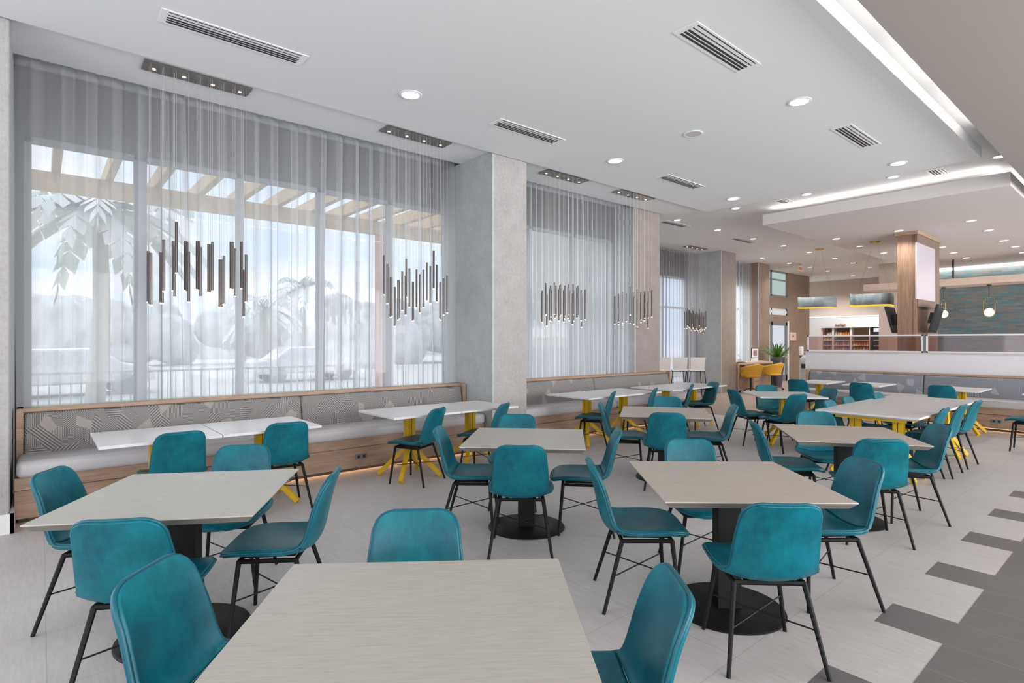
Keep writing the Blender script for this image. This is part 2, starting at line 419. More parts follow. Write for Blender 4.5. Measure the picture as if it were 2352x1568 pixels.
window('window_1', 7.45, -.13, 4.95, .35, 3.62, [(.85, .12), (1.88, .08), (2.89, .1), (3.92, .08)], None, 'wide first window behind sheer curtains', 'winframe')
window('window_2', 7.45, 5.5, 8.95, .35, 3.62, [(6.7, .08), (7.8, .08)], None, 'second window behind pleated sheer curtain', 'winframe')
window('window_3', 9.95, 10.6, 15.5, .1, 3.55, [(11.9, .08), (13.1, .08), (14.3, .08)], [2.6], 'window in the recessed bay behind grey sheers')
window('window_4', 9.95, 16.7, 19.18, .1, 3.55, [(17.9, .06)], [2.7], 'window behind the computer desk')
# far wall with the glazed door
YD = 9.95
def dz(px, py): return ony(px, py, YD)
xa, xb = dz(1762, 700)[0], dz(1808.5, 700)[0]
zz = lambda py: dz(1785, py)[2]
zu1, zu0, zt1, zt0, zd1 = zz(622), zz(680.5), zz(708), zz(723), zz(739)
m = MB().box(19.9, xa, YD, YD+.2, 0, ZH).box(xb, 24.85, YD, YD+.2, 0, ZH).box(xa, xb, YD, YD+.2, zu1, ZH).box(xa, xb, YD, YD+.2, zt1, zu0).box(xa, xb, YD, YD+.2, zd1, zt0)
struct(m.obj('wall_far_left', M['wbrown']))
struct(MB().box(24.65, 24.85, YD+.2, 12.5, 0, ZH).obj('wall_store_return', M['wbrown']))
xm = dz(1773, 700)[0]
window('window_5', YD+.05, xa, xb, zu0, zu1, [(xm, .12)], [zz(642)], 'high window above the far glass door', 'winframe', 'pane_glow_green')
window('window_6', YD+.05, xa, xb, zt0, zt1, [(xm, .08)], None, 'low transom window above the far glass door', 'white', 'pane_glow_white', .08)
d = empty('door_1'); struct(d, 'glazed far door with a metal push bar', 'door')
MB().box(xa, xa+.08, YD, YD+.12, 0, zd1).box(xb-.14, xb, YD, YD+.12, 0, zd1).box(xa, xb, YD, YD+.12, zd1-.14, zd1).box(xa, xb, YD, YD+.12, 0, .25).box(xm-.05, xm+.05, YD, YD+.12, 0, zd1).obj('door_frame', M['grey'], d)
MB().box(xm, xb-.2, YD-.04, YD, zz(812)-.05, zz(812)+.12).obj('push_bar', M['wtaupe'], d)
MB().box(xa, xb, YD+.05, YD+.07, .2, zd1-.1).obj('door_glass', M['pane_glow_white'], d)
MB().box(xb-.02, xb+.09, YD-.03, YD+.1, 0, zd1+.05).obj('jamb', M['white'], d)
# store wall, tile wall
struct(MB().box(27.2, 27.4, 7.0, 12.5, 0, ZH).obj('wall_store', M['wstore']))
struct(MB().box(22.8, 23.0, -9, 6.05, 0, ZH).obj('wall_tiled', M['tiles']), 'teal and brown glazed brick tile wall', 'wall')
struct(MB().box(22.7, 27.2, 6.05, 6.75, 0, ZH).obj('wall_store_pier', M['wstore']))

# half wall with glass railing
XW = 13.25
hn = onx(1849, 806, XW)[1]; hz = onx(1849, 806.5, XW)[2]
hw = empty('half_wall'); struct(hw, 'white half wall behind the far banquette', 'wall')
MB().box(XW+.02, XW+.3, -6, hn, 0, hz-.025).obj('panel', M['halfwall'], hw)
MB().box(XW-.0, XW+.34, -6, hn+.03, hz-.025, hz).obj('cap', M['wplain'], hw)
g = empty('glass_railing'); tag(g, 'low glass screen with slim white frame on top of the half wall', 'railing')
zt = onx(1854, 770, XW+.15)[2]; g0 = onx(1855, 771, XW+.15)[1]; g1 = onx(2121, 767, XW+.15)[1]
def gframe(n0, n1, lab):
    y = XW+.15
    return MB().box(y-.015, y+.015, n1, n0, zt-.03, zt).box(y-.015, y+.015, n1, n0, hz, hz+.03).box(y-.015, y+.015, n0-.03, n0, hz, zt).box(y-.015, y+.015, n1, n1+.03, hz, zt).obj('rail_frame', M['metal_white'], g)
gframe(g0, g1, 0); gframe(g1-.045, -5.9, 1)
MB().box(XW+.145, XW+.155, g1+.03, g0-.03, hz+.03, zt-.03).obj('glass_panel', M['glass_warm'], g)
MB().box(XW+.145, XW+.155, -5.9, g1-.075, hz+.03, zt-.03).obj('glass_panel', M['glass_warm'], g)
MB().box(XW+.14, XW+.16, g1-.045, g1, hz, zt-.01).obj('post', M['grey'], g)
# ================================================================ FURNITURE
def set_uv(o, ax, off=(0, 0)):
    me = o.data; uv = me.uv_layers.new(name='uv')
    for p in me.polygons:
        for li in p.loop_indices:
            co_ = me.vertices[me.loops[li].vertex_index].co
            uv.data[li].uv = (co_[ax[0]]+off[0], co_[ax[1]]+off[1])
def bench(loc, rz, L, seams, label, pat='pattern', cush=None, outlets=(), ends=(True, True)):
    o = empty('banquette_bench', loc, rz); tag(o, label, 'bench', 'upholstered banquettes')
    W = M['oak']
    MB().box(0, L, .03, .5, .30, .405).obj('seat_rail', W, o, bevel=.003)
    MB().box(0, L, .055, .5, .055, .292).obj('base_panel', W, o, bevel=.003)
    MB().box(.02, L-.02, .16, .5, 0, .06).obj('plinth', M['plastic_black'], o)
    MB().box(.1, L-.1, .12, .15, .045, .054).obj('light_strip', M['led'], o)
    b = MB().box(0, L, .60, .70, 0, .905).box(-.0, L, .56, .72, .905, .942)
    if ends[0]: b.box(0, .05, .47, .72, .40, .942)
    if ends[1]: b.box(L-.05, L, .47, .72, .40, .942)
    b.obj('back_frame', W, o, bevel=.004)
    xs = [.055]+list(seams)+[L-.055]
    for a, e in zip(xs[:-1], xs[1:]):
        m = MB(); m.frustum([(a, .43, .50), (e-.006, .43, .50), (e-.006, .60, .50), (a, .60, .50)], [(a, .50, .90), (e-.006, .50, .90), (e-.006, .60, .90), (a, .60, .90)])
        q = m.obj('back_cushion', M[pat], o); set_uv(q, (0, 2), (a*.37, .2)); bevelmod(q, .03, 4)
    cs = cush or [0, L]
    for a, e in zip(cs[:-1], cs[1:]):
        q = MB().box(a+.01, e-.006, -.015, .47, .405, .545).obj('seat_cushion', M['vinyl'], o); bevelmod(q, .045, 5)
    for x in outlets:
        k = MB().box(x-.07, x+.07, .045, .055, .15, .215).obj('outlet_plate', M['grey'], o, bevel=.002)
        MB().box(x+.02, x+.05, .042, .046, .165, .2).box(x-.05, x-.02, .042, .046, .165, .2).obj('socket', M['plastic_black'], k)
    return o
M['led'] = emit('warm_led_strip', (255, 196, 140), 5, True)
bench((-.17, 6.22, 0), 0, 4.93, [2.55], 'long wood framed banquette under the first curtained window', outlets=(3.1,), cush=[0, 2.4, 4.93])
bench((5.44, 6.22, 0), 0, 4.5, [2.15], 'banquette under the second curtained window beside the wide column', cush=[0, 2.2, 4.5])
bench((12.5, 5.27, 0), -PI/2, 6.6, [2.16, 4.3], 'far banquette against the white half wall', 'pattern2', outlets=(3.3,))

# ---- tables
def wood_top(mat, s=.96):
    m = MB(); a = s/2; b = a-.03
    m.frustum([(-b, -b, .712), (b, -b, .712), (b, b, .712), (-b, b, .712)], [(-a, -a, .743), (a, -a, .743), (a, a, .743), (-a, a, .743)])
    e = m.obj('shaded_bevel', M['tabedge'])  # bevel coloured darker to paint its shade
    t = MB().box(-a, a, -a, a, .743, .75).obj('tabletop', mat, None, bevel=.0015); e.parent = t; return t
def pedestal_table(mat, label, loc, rz, cax=0):
    o = empty('square_dining_table', loc, rz); tag(o, label, 'table', 'oak topped pedestal tables')
    t = wood_top(mat); t.parent = o
    MB().box(-.3, .3, -.05, .05, .695, .712).box(-.05, .05, -.3, .3, .695, .712).obj('top_bracket', M['blackbase'], o)
    a, b = (.068, .05) if cax == 0 else (.05, .068)
    MB().box(-a, a, -b, b, .012, .70).obj('column', M['black'], o, bevel=.004)
    MB().lathe([(.32, 0), (.32, .006), (.312, .012), (.05, .016)], seg=64).obj('base_disc', M['blackbase'], o, smooth=True)
    return o
T = [((.59, 3.41), -31.3, 'grey oak square table nearest the first banquette, at the left', 'tabwood'),
     ((.794, 1.379), -37, 'closest square oak table, its top cut by the bottom edge', 'tabwood'),
     ((3.12, 3.51), -46, 'square oak table in the middle with round black base disc', 'tabwood'),
     ((3.07, 1.69), -41.2, 'square oak table on the right side ringed by four near chairs', 'tabwood2'),
     ((5.36, 1.86), -54.6, 'warm oak square table in front of the large white table', 'tabwood2'),
     ((5.45, 3.76), -53.9, 'small looking oak table beyond the middle one, by the yellow legs', 'tabwood2')]
for (x, y), r, lab, mt in T: pedestal_table(M[mt], lab, (x, y, 0), R(r))

def ybase(o, cx=0, cy=0, fo=.25, top=.722, ang=0):
    for sx in (-1, 1):
        for sy in (-1, 1):
            m = MB()
            x, y = cx+sx*.027, cy+sy*.027
            m.box(x-.023, x+.023, y-.023, y+.023, .33, top)
            # splayed foot: a square bar running out from the post to the floor
            d = Vector((sx*fo-sx*.027, sy*fo-sy*.027, 0)); L = d.length; d.normalize(); nrm = Vector((-d.y, d.x, 0))*.022
            p0 = Vector((x, y, .34)); p1 = Vector((cx+sx*fo, cy+sy*fo, 0))
            q = []
            for p, h in ((p0, .05), (p1, .05)):
                q.append([p-nrm+Vector((0, 0, 0)), p+nrm, p+nrm+Vector((0, 0, h)), p-nrm+Vector((0, 0, h))])
            e1 = Vector((d.x*.03, d.y*.03, 0))
            q[1] = [p1-nrm, p1+nrm, p1+nrm+Vector((0, 0, .035))+e1, p1-nrm+Vector((0, 0, .035))+e1]
            q[0] = [p0-nrm-Vector((0, 0, .04)), p0+nrm-Vector((0, 0, .04)), p0+nrm+Vector((0, 0, .03)), p0-nrm+Vector((0, 0, .03))]
            m.frustum([tuple(v) for v in q[0]], [tuple(v) for v in q[1]])
            m.obj('leg', M['yellow'], o, bevel=.003)
def white_table(name='white_cafe_table', sx=.86, sy=.865, label=None, grp='white tables on yellow bases'):
    o = empty(name); tag(o, label, 'table', grp)
    MB().box(-sx/2, sx/2, -sy/2, sy/2, .727, .75).obj('tabletop', M['tabwhite'], o, bevel=.003)
    MB().box(-.16, .16, -.16, .16, .718, .727).obj('mounting_plate', M['yellow'], o)
    ybase(o); return o
wt = white_table(label='first white table at the left end of the long banquette')
wt.location = (.765, 5.71, 0)
WT = [((1.633, 5.71), 0, 'white table joined to the leftmost one, behind the oak table'),
      ((3.27, 5.72), 0, 'white wall table with bright yellow splayed legs in full view'),
      ((4.137, 5.72), 0, 'white wall table joined on, reaching the wide grey column'),
      ((6.35, 5.76), 0, 'white table at the near end of the second banquette'),
      ((7.22, 5.76), 0, 'white table joined second along the second banquette'),
      ((8.42, 5.78), 0, 'white table third along the second banquette'),
      ((9.29, 5.78), 0, 'white table at the far end of the second banquette')]
for (x, y), r, lab in WT: dup(wt, (x, y, 0), R(r), lab)
w5 = white_table('white_square_table', .93, .93, 'free standing square white table with yellow legs before the far wall'); w5.location = (8.67, 3.85, 0); w5.rotation_euler.z = R(-48)
ft = white_table('white_side_table', .95, .62, 'white table at the left end of the far banquette', 'white tables at the far banquette'); ft.location = (12.02, 4.62, 0)
for y, lab in ((3.73, 'second white table along the far banquette'), (2.33, 'third white table along the far banquette, past the seam'), (1.2, 'white table at the far banquette cut by the right edge')):
    dup(ft, (12.02, y, 0), 0, lab)
bt = empty('long_white_table', (8.42, 2.235, 0)); tag(bt, 'long white communal table on yellow trestle bases', 'table')
q = MB().frustum([(-1.34, -.465, .705), (1.34, -.465, .705), (1.34, .465, .705), (-1.34, .465, .705)], [(-1.39, -.515, .728), (1.39, -.515, .728), (1.39, .515, .728), (-1.39, .515, .728)]).box(-1.39, 1.39, -.515, .515, .728, .75).obj('tabletop', M['tabwhite'], bt, bevel=.002)
MB().box(-1.22, 1.22, -.40, -.36, .665, .705).box(-1.22, 1.22, .36, .40, .665, .705).box(-1.22, -1.18, -.4, .4, .665, .705).box(1.18, 1.22, -.4, .4, .665, .705).obj('apron', M['yellow'], bt)
for cx in (-.98, .98):
    for cy in (-.22, .22): ybase(bt, cx, cy, .19, .70)

# ---- the teal shell chair
ST = [(.508, .414, .06, 0), (.505, .420, .105, 0), (.498, .428, .145, .0), (.484, .437, .180, .002), (.458, .445, .206, .006), (.42, .448, .223, .012), (.36, .446, .234, .019), (.28, .438, .239, .027), (.20, .429, .238, .034), (.145, .425, .234, .040), (.10, .426, .227, .044),
      (.068, .437, .220, .046), (.044, .456, .207, .046), (.027, .484, .202, .044), (.013, .53, .198, .041), (.001, .59, .195, .037), (-.011, .65, .190, .032), (-.024, .703, .184, .027), (-.038, .75, .180, .021), (-.050, .784, .167, .015), (-.057, .803, .150, .010), (-.062, .815, .127, .007), (-.065, .822, .095, .004)]
def make_chair():
    o = empty('dining_chair'); tag(o, 'x', 'chair', 'teal leather dining chairs')
    bm = bmesh.new(); NV = 14; rows = []; n = len(ST); edge = []
    P = [Vector((s-.2, 0, z)) for s, z, w, l in ST]
    for i, (s, z, w, l) in enumerate(ST):
        d = (P[min(i+1, n-1)]-P[max(i-1, 0)]).normalized()     # runs backwards and up
        nr = Vector((d.z, 0, -d.x))                            # towards the sitter
        if nr.z < 0 and i < 8: nr = -nr
        row = []
        for k in range(NV+1):
            v = -1+2*k/NV; vv = math.sin(v*PI/2*.92)/math.sin(PI/2*.92)
            lift = l*abs(vv)**2.4
            row.append(bm.verts.new(P[i]+Vector((0, w*vv, 0))+nr*lift))
        rows.append(row)
    for i in range(n-1):
        for k in range(NV): bm.faces.new([rows[i][k], rows[i][k+1], rows[i+1][k+1], rows[i+1][k]])
    loop = [v.co.copy() for v in rows[0]]+[r[-1].co.copy() for r in rows[1:]]+[v.co.copy() for v in rows[-1][::-1][1:]]+[r[0].co.copy() for r in rows[-2:0:-1]]
    bmesh.ops.recalc_face_normals(bm, faces=bm.faces)
    def part(name, i0, i1):
        me = bpy.data.meshes.new(name); b2 = bmesh.new(); g = [[b2.verts.new(v.co) for v in rows[i]] for i in range(i0, i1+1)]
        for i in range(len(g)-1):
            for k in range(NV): b2.faces.new([g[i][k], g[i+1][k], g[i+1][k+1], g[i][k+1]])
        b2.to_mesh(me); b2.free(); q = bpy.data.objects.new(name, me); C.objects.link(q); q.parent = o; me.materials.append(M['leather'])
        sd = q.modifiers.new('s', 'SOLIDIFY'); sd.thickness = .032; sd.offset = 0
        sb = q.modifiers.new('u', 'SUBSURF'); sb.levels = 2; sb.render_levels = 2
        bpy.context.view_layer.update(); return bake(q)
    part('seat', 0, 11); part('backrest', 11, n-1)
    bm.free()
    m = MB(); m.tube(loop+[loop[0], loop[1]], .0075, 6, caps=False); m.obj('piping', M['leather_dark'], o, smooth='all')
    # black frame and legs
    f = MB(); zf = .396
    for a, b in (((-.085, -.165), (-.085, .165)), ((.205, -.155), (.205, .155)), ((-.085, -.165), (.205, -.155)), ((-.085, .165), (.205, .155))):
        f.tube([(a[0], a[1], zf), (b[0], b[1], zf)], .0125, 6)
    for y in (-.1, .1): f.box(-.07, .19, y-.012, y+.012, .398, .416)
    f.obj('seat_frame', M['black'], o)
    for sy in (-1, 1):
        MB().tube([(-.085, sy*.165, .40), (-.2, sy*.228, 0)], .0135, 8, .0105).obj('leg', M['black'], o, smooth=True)
        MB().tube([(.205, sy*.155, .40), (.24, sy*.215, 0)], .0135, 8, .0105).obj('leg', M['black'], o, smooth=True)
    zb = .2; t = 1-zb/.43
    rp = lambda sy: Vector((-.085-.115*t, sy*(.165+.063*t), zb)); fp = lambda sy: Vector((.205+.035*t, sy*(.155+.06*t), zb))
    m = MB()
    for sy in (-1, 1): m.tube([rp(sy), fp(-sy)], .004, 6)
    m.obj('cross_brace', M['black'], o, smooth=True)
    return o
CH = make_chair()
TOPZ = .825
CHAIRS = [
 (110, 1080, -31, 'teal leather chair at the far left, tucked under the grey oak table'),
 (262, 1193, 59, 'teal chair seen from behind on the near side of the left oak table'),
 (562, 1022, -121, 'teal chair facing forward beyond the left oak table'),
 (772, 1081, 147, 'teal chair in side view at the right side of the left oak table'),
 (335, 1304, -43, 'large teal chair in the lower left corner beside the closest table'),
 (958, 1170, -125, 'teal chair whose back rises behind the closest oak table'),
 (1560, 1328, 140, 'teal chair cut by the bottom edge right of the closest table'),
 (1003, 982, -44, 'teal chair left of the middle oak table, facing right'),
 (1195, 1023, 48, 'teal chair seen from behind at the middle oak table'),
 (1424, 986, 134, 'teal chair right of the middle oak table, facing left'),
 (1188, 951, -136, 'teal chair beyond the middle oak table, only its back showing'),
 (1352, 1058, -42, 'teal chair in full side view left of the right-hand oak table'),
 (1803, 1157, 47, 'teal chair seen from behind at the near edge of the right-hand oak table'),
 (1992, 1056, 143, 'bright teal chair at the right corner of the right-hand oak table'),
 (1580, 1008, -131, 'teal chair beyond the right-hand oak table, facing forward'),
 (2030, 1009, 37, 'teal chair seen from behind at the warm oak table near the long table'),
 (1728, 968, -52, 'teal chair in side view at the left of the warm oak table'),
 (1870, 945, -142, 'teal chair facing forward beyond the warm oak table'),
 (2165, 975, 130, 'teal chair at the right corner of the warm oak table'),
 (1533, 948, 38, 'teal chair seen from behind at the small looking oak table'),
 (1376, 925, -52, 'teal chair left of the small looking oak table, facing right'),
 (1690, 930, 128, 'teal chair right of the small looking oak table, facing left'),
 (1532, 911, -143, 'teal chair behind the small looking oak table, its top showing'),
 (417, 992, 92, 'teal chair facing the leftmost white wall table'),
 (662, 970, 84, 'teal chair at the second white wall table, legs in view'),
 (1010, 937, 118, 'teal chair turned slightly left beside the yellow splayed legs'),
 (1162, 926, 120, 'teal chair at the white wall table next to the wide column'),
 (1412, 899, 122, 'teal chair at the near white table of the second banquette'),
 (1508, 891, 118, 'teal chair second along the second banquette'),
 (1592, 882, 124, 'teal chair third along the second banquette'),
 (1642, 877, 150, 'teal chair at the far end of the second banquette, turned sideways'),
 (1680, 894, -34, 'teal chair left of the square white table, facing right'),
 (1757, 884, -128, 'teal chair facing forward behind the square white table'),
 (1836, 905, 72, 'dark teal chair seen from behind at the square white table'),
 (1908, 892, 150, 'teal chair right of the square white table'),
 (1830, 871, 0, 'teal chair seen from behind at the first far banquette table'),
 (1976, 879, 2, 'teal chair seen from behind at the second far banquette table'),
 (2161, 885, 0, 'teal chair seen from behind at the third far banquette table'),
 (2175, 937, 92, 'teal chair nearest along the right side of the long white table'),
 (2216, 930, 90, 'teal chair in the middle of the long white table, right side'),
 (2250, 920, 88, 'teal chair furthest along the right side of the long white table'),
 (1900, 919, -88, 'teal chair on the window side of the long white table, nearest one'),
 (1942, 911, -90, 'teal chair on the window side of the long white table, middle one'),
 (2012, 902, -92, 'teal chair on the window side of the long white table, furthest one'),
 (2436, 906, 92, 'teal chair cut by the right edge near the far banquette'),
]
first = True
for px, py, a, lab in CHAIRS:
    x, y, _ = onz(px, py, TOPZ); x += .262*math.cos(R(a)); y += .262*math.sin(R(a))
    if first: CH.location = (x, y, 0); CH.rotation_euler.z = R(a); CH['label'] = lab; first = False
    else: dup(CH, (x, y, 0), R(a), lab)

# ---- tube pendants over the wall tables
PTS = {0: [(103,562),(125,582),(150,605),(283,700),(305,600),(340,425),(470,440),(500,520),(518,178),(640,445),(663,455),(705,590),(820,440),(850,525),(875,548),(972,485),(1000,455),(1058,462),(1150,700),(1165,645),(1207,603),(1300,455),(1340,545),(1388,455),(1468,840),(1497,630),(1530,612)],
       1: [(190,205),(252,360),(310,600),(318,545),(365,775),(420,650),(480,495),(540,575),(592,270),(600,560),(648,440),(703,685),(765,460),(752,680),(810,545),(875,462),(918,335),(997,400),(1020,435),(1078,125),(1115,500),(1140,375),(1175,690),(1240,615),(1275,530),(1300,570),(1335,395),(1400,400)]}
def pendant(x0, x1, yc, zc, lab, pts, seed):
    rnd = random.Random(seed)
    o = empty('tube_pendant_cluster', ((x0+x1)/2, yc, zc)); tag(o, lab, 'pendant lamp', 'clusters of slim tube pendants')
    L = x1-x0; w = .115
    MB().box(-L/2, L/2, -w, w, -.018, 0).obj('canopy', M['canopy'], o)
    for k in range(4): MB().lathe([(.017, -.022), (.017, -.0175)], -L/2+L*(.1+.27*k), .03, 16).obj('spotlight', M['tip'], o)
    col = 0
    for i in range(9):
        for j in range(3):
            x = -L/2+.055+(L-.11)*i/8; y = -.085+.085*j
            if pts:
                X = _c*(x+o.location.x)-_s*(y+yc); Y = _s*(x+o.location.x)+_c*(y+yc)
                px = 1176+F*X/Y
                q = min(pts, key=lambda t: abs(t[0]-px)+rnd.random()*2)
                top = H-(q[1]-HY)*Y/F-zc
            else:
                top = 2.41-zc+.16*(rnd.random()-.5)+.05*math.sin(i*1.1+j*2)
            ln = .49
            t = MB().tube([(x, y, top-ln), (x, y, top)], .0125, 10).obj('tube', M['tube'], o, smooth=True)
            MB().tube([(x, y, top), (x, y, -.018)], .0013, 4).obj('cable', M['cable'], t)
            MB().lathe([(.0115, top-ln-.012), (.0115, top-ln)], x, y, 10).obj('lit_tip', M['tip'], t)
    return o
P0 = [(320+x/6.03, 480+y/6.03) for x, y in PTS[0]]; P1 = [(860+x/7.84, 560+y/7.84) for x, y in PTS[1]]
pendant(.74, 1.69, 6.32, ZB, 'tube pendant cluster nearest the camera over the first white tables', P0, 1)
pendant(3.24, 4.18, 6.31, ZB, 'second tube pendant cluster, next to the wide grey column', P1, 2)
pendant(5.95, 6.87, 6.30, ZB, 'third tube pendant cluster in front of the second curtain', None, 3)
pendant(7.70, 8.66, 6.29, ZB, 'fourth tube pendant cluster before the taupe wall section', None, 4)
pendant(14.15, 15.1, 9.02, ZH, 'smallest tube pendant cluster in the recessed far bay', None, 5)

# ---- sheer curtains
def curtain(x0, x1, y, z0, z1, mat, label, wl=.15, amp=.045, seed=1):
    rnd = random.Random(seed); nx = int((x1-x0)/.012); nz = 10
    ph = [rnd.random()*6.28 for _ in range(6)]
    bm = bmesh.new(); g = []
    for k in range(nz+1):
        t = k/nz; row = []
        for i in range(nx+1):
            x = x0+(x1-x0)*i/nx
            d = x+.05*math.sin(x*2.1+ph[0])*(1-t)+.03*math.sin(x*5.3+ph[1])*(1-t)
            a = 2*PI*d/wl+.9*math.sin(d*3.1+ph[2])+.6*math.sin(d*7.7+ph[3])
            am = amp*(.75+.35*math.sin(d*4.3+ph[4])+.0*t)*(1-.25*t)
            yy = y+am*math.sin(a)+.25*am*math.sin(2.3*a+ph[5])
            xx = x+am*.55*math.sin(2*a)*.6
            row.append(bm.verts.new((xx, yy, z0+(z1-z0)*t)))
        g.append(row)
    for k in range(nz):
        for i in range(nx): bm.faces.new([g[k][i], g[k][i+1], g[k+1][i+1], g[k+1][i]])
    me = bpy.data.meshes.new('sheer_curtain'); bm.to_mesh(me); bm.free()
    for p in me.polygons: p.use_smooth = True
    o = bpy.data.objects.new('sheer_curtain', me); C.objects.link(o); me.materials.append(M[mat])
    tag(o, label, 'curtain', 'sheer curtains'); return o
curtain(-.18, 2.46, 7.05, .02, 4.27, 'sheer', 'left half of the wide sheer curtain behind the first banquette', .20, .075, 3)
curtain(2.47, 4.76, 7.05, .02, 4.27, 'sheer', 'right half of the wide sheer curtain beside the wide column', .20, .075, 8)
curtain(5.44, 8.98, 7.05, .02, 4.27, 'sheer2', 'closely pleated sheer curtain over the second window', .13, .055, 4)
curtain(10.4, 15.62, 9.55, .02, 4.28, 'sheer3', 'grey sheer curtain in the recessed bay behind the bar stools', .17, .05, 5)
curtain(16.6, 19.03, 9.58, .02, 4.28, 'sheer2', 'narrow sheer curtain behind the computer desk', .16, .045, 6)
WORLD = 1.75
EXPO = 0.03
SPOTW = 125
AREAS = [((3, -6.5, 2.0), (R(100), 0, 0), 14, 3.5, 850), ((-3.5, 1.5, 2.0), (R(95), 0, R(-90)), 6, 3, 75), ((15, -6.5, 2.0), (R(102), 0, 0), 14, 3.5, 1050), ((2, -2.5, 3.8), (0, 0, 0), 9, 3, 70), ((4, -2.2, .4), (PI, 0, 0), 12, 2.5, 250)]  # unseen fill lamps added to brighten the room
SUNW = 2.4
def tomesh(o):
    bpy.context.view_layer.update(); dg = bpy.context.evaluated_depsgraph_get(); me = bpy.data.meshes.new_from_object(o.evaluated_get(dg))
    n = bpy.data.objects.new('x', me); C.objects.link(n); n.matrix_basis = o.matrix_basis; n.parent = o.parent; nm = o.name; bpy.data.objects.remove(o); n.name = nm; return n
# ================================================================ CEILING FIXTURES
def vent(x0, x1, y, z, label, w=.115, faint=False):
    o = empty('air_vent', ((x0+x1)/2, y, z)); tag(o, label, 'vent', 'linear ceiling air vents'); L = (x1-x0)/2
    MB().box(-L, L, -w, w, -.007, 0).obj('frame', M['metal_white'], o, bevel=.002)
    m = MB()
    for yy, ww in ((.07, .011), (.034, .011), (-.002, .011), (-.045, .0045), (-.09, .0045)):
        m.box(-L+.055, L-.055, yy-ww, yy+ww, -.009, -.006)
    m.obj('slots', M['dark_slot'], o)
    return o
vent(.72, 1.87, 5.2, ZS1, 'long white air vent closest to the camera over the first banquette')
vent(4.09, 5.17, 5.17, ZS1, 'white air vent above the wide grey column')
vent(7.44, 8.52, 5.18, ZS1, 'white air vent near the third tube pendant cluster')
vent(4.07, 5.16, 2.61, ZS1, 'large white air vent nearest the cove lit ceiling edge')
vent(7.38, 8.45, 2.6, ZS1, 'white air vent beyond the round ceiling speaker')
vent(10.9, 11.33, 4.92, ZH, 'short air vent in front of the cove lit lobby panel, left one')
vent(10.85, 11.33, 2.47, ZH, 'short air vent in front of the cove lit lobby panel, right one')
vent(10.82, 11.8, 7.52, ZH, 'faint air vent above the recessed bay')
vent(14.03, 15.14, 7.55, ZH, 'faint air vent beside the fifth tube pendant cluster')
def mkcan(name, label, cat, grp, r, lens):
    o = empty(name); tag(o, label, cat, grp)
    MB().lathe([(r, 0), (r, -.006), (r*.93, -.010), (r*.80, -.008), (r*.80, 0)], seg=32).obj('trim_ring', M['metal_white'], o, smooth=True)
    MB().lathe([(r*.8, -.0065), (r*.8, -.003)], seg=32).obj('lens', M[lens], o)
    return o
can = mkcan('downlight', 'round downlight above the first white tables, closest to the camera', 'ceiling light', 'recessed downlights', .118, 'lampwarm'); can.location = (2.98, 5.19, ZS1)
canb = mkcan('downlight', 'round downlight beside the big vent near the cove lit edge', 'ceiling light', 'recessed downlights', .118, 'lamp'); canb.location = (6.286, 2.62, ZS1)
dup(can, (6.32, 5.19, ZS1), 0, 'round downlight between the second and third vents over the banquettes')
dup(canb, (9.57, 2.6, ZS1), 0, 'downlight near the corner of the main ceiling panel')
dup(can, (9.64, 5.18, ZS1), 0, 'downlight near the left corner of the main ceiling panel')
sp = mkcan('ceiling_speaker', 'round unlit grey speaker grille in the ceiling', 'speaker', None, .118, 'wplain'); sp.location = (6.244, 3.885, ZS1)
cs = mkcan('small_downlight', 'x', 'ceiling light', 'small downlights', .092, 'lamp')
small_hi = [((2051, 406), 'small downlight by the front right vent before the lobby panel'), ((1852, 446), 'small downlight between the main ceiling panel and the cove'), ((1690, 478), 'small downlight just past the corner of the main ceiling panel'),
            ((2296, 359), 'bright small downlight at the end of the cove lit slot'), ((1555.6, 505), 'small downlight beside the faint vent over the recessed bay'), ((1648, 528), 'small downlight in the open ceiling before the lobby'),
            ((1730, 548), 'small downlight next to the second faint vent'), ((1799, 564), None), ((1751, 592), None), ((1813, 604), None), ((1859, 579), None), ((1860, 613), None), ((1917, 593.5), None), ((1960, 603.6), None), ((1998.7, 613), None), ((1901, 622), None), ((1959, 633), None)]
small_lo = [(1920.4, 548), (1975, 564.8), (2029, 580.6), (2063.7, 529.6), (2230, 506.6), (2270, 528.6), (2305, 552.3), (2332.4, 566), (2190, 580), (2218.8, 591.8), (2163, 567.3), (2349, 579.6)]
firstc = True
for (px, py), lab in small_hi:
    x, y, _ = onz(px, py, ZH)
    if firstc: cs.location = (x, y, ZH); cs['label'] = lab; firstc = False
    elif lab: dup(cs, (x, y, ZH), 0, lab)
    else: dup(cs, (x, y, ZH), 0, 'small downlight scattered over the far left lobby ceiling', 'far lobby downlights')
for px, py in small_lo:
    x, y, _ = onz(px, py, ZS2)
    dup(cs, (x, y, ZS2), 0, 'small downlight in the dropped lobby ceiling around the wooden pillar', 'lobby panel downlights')

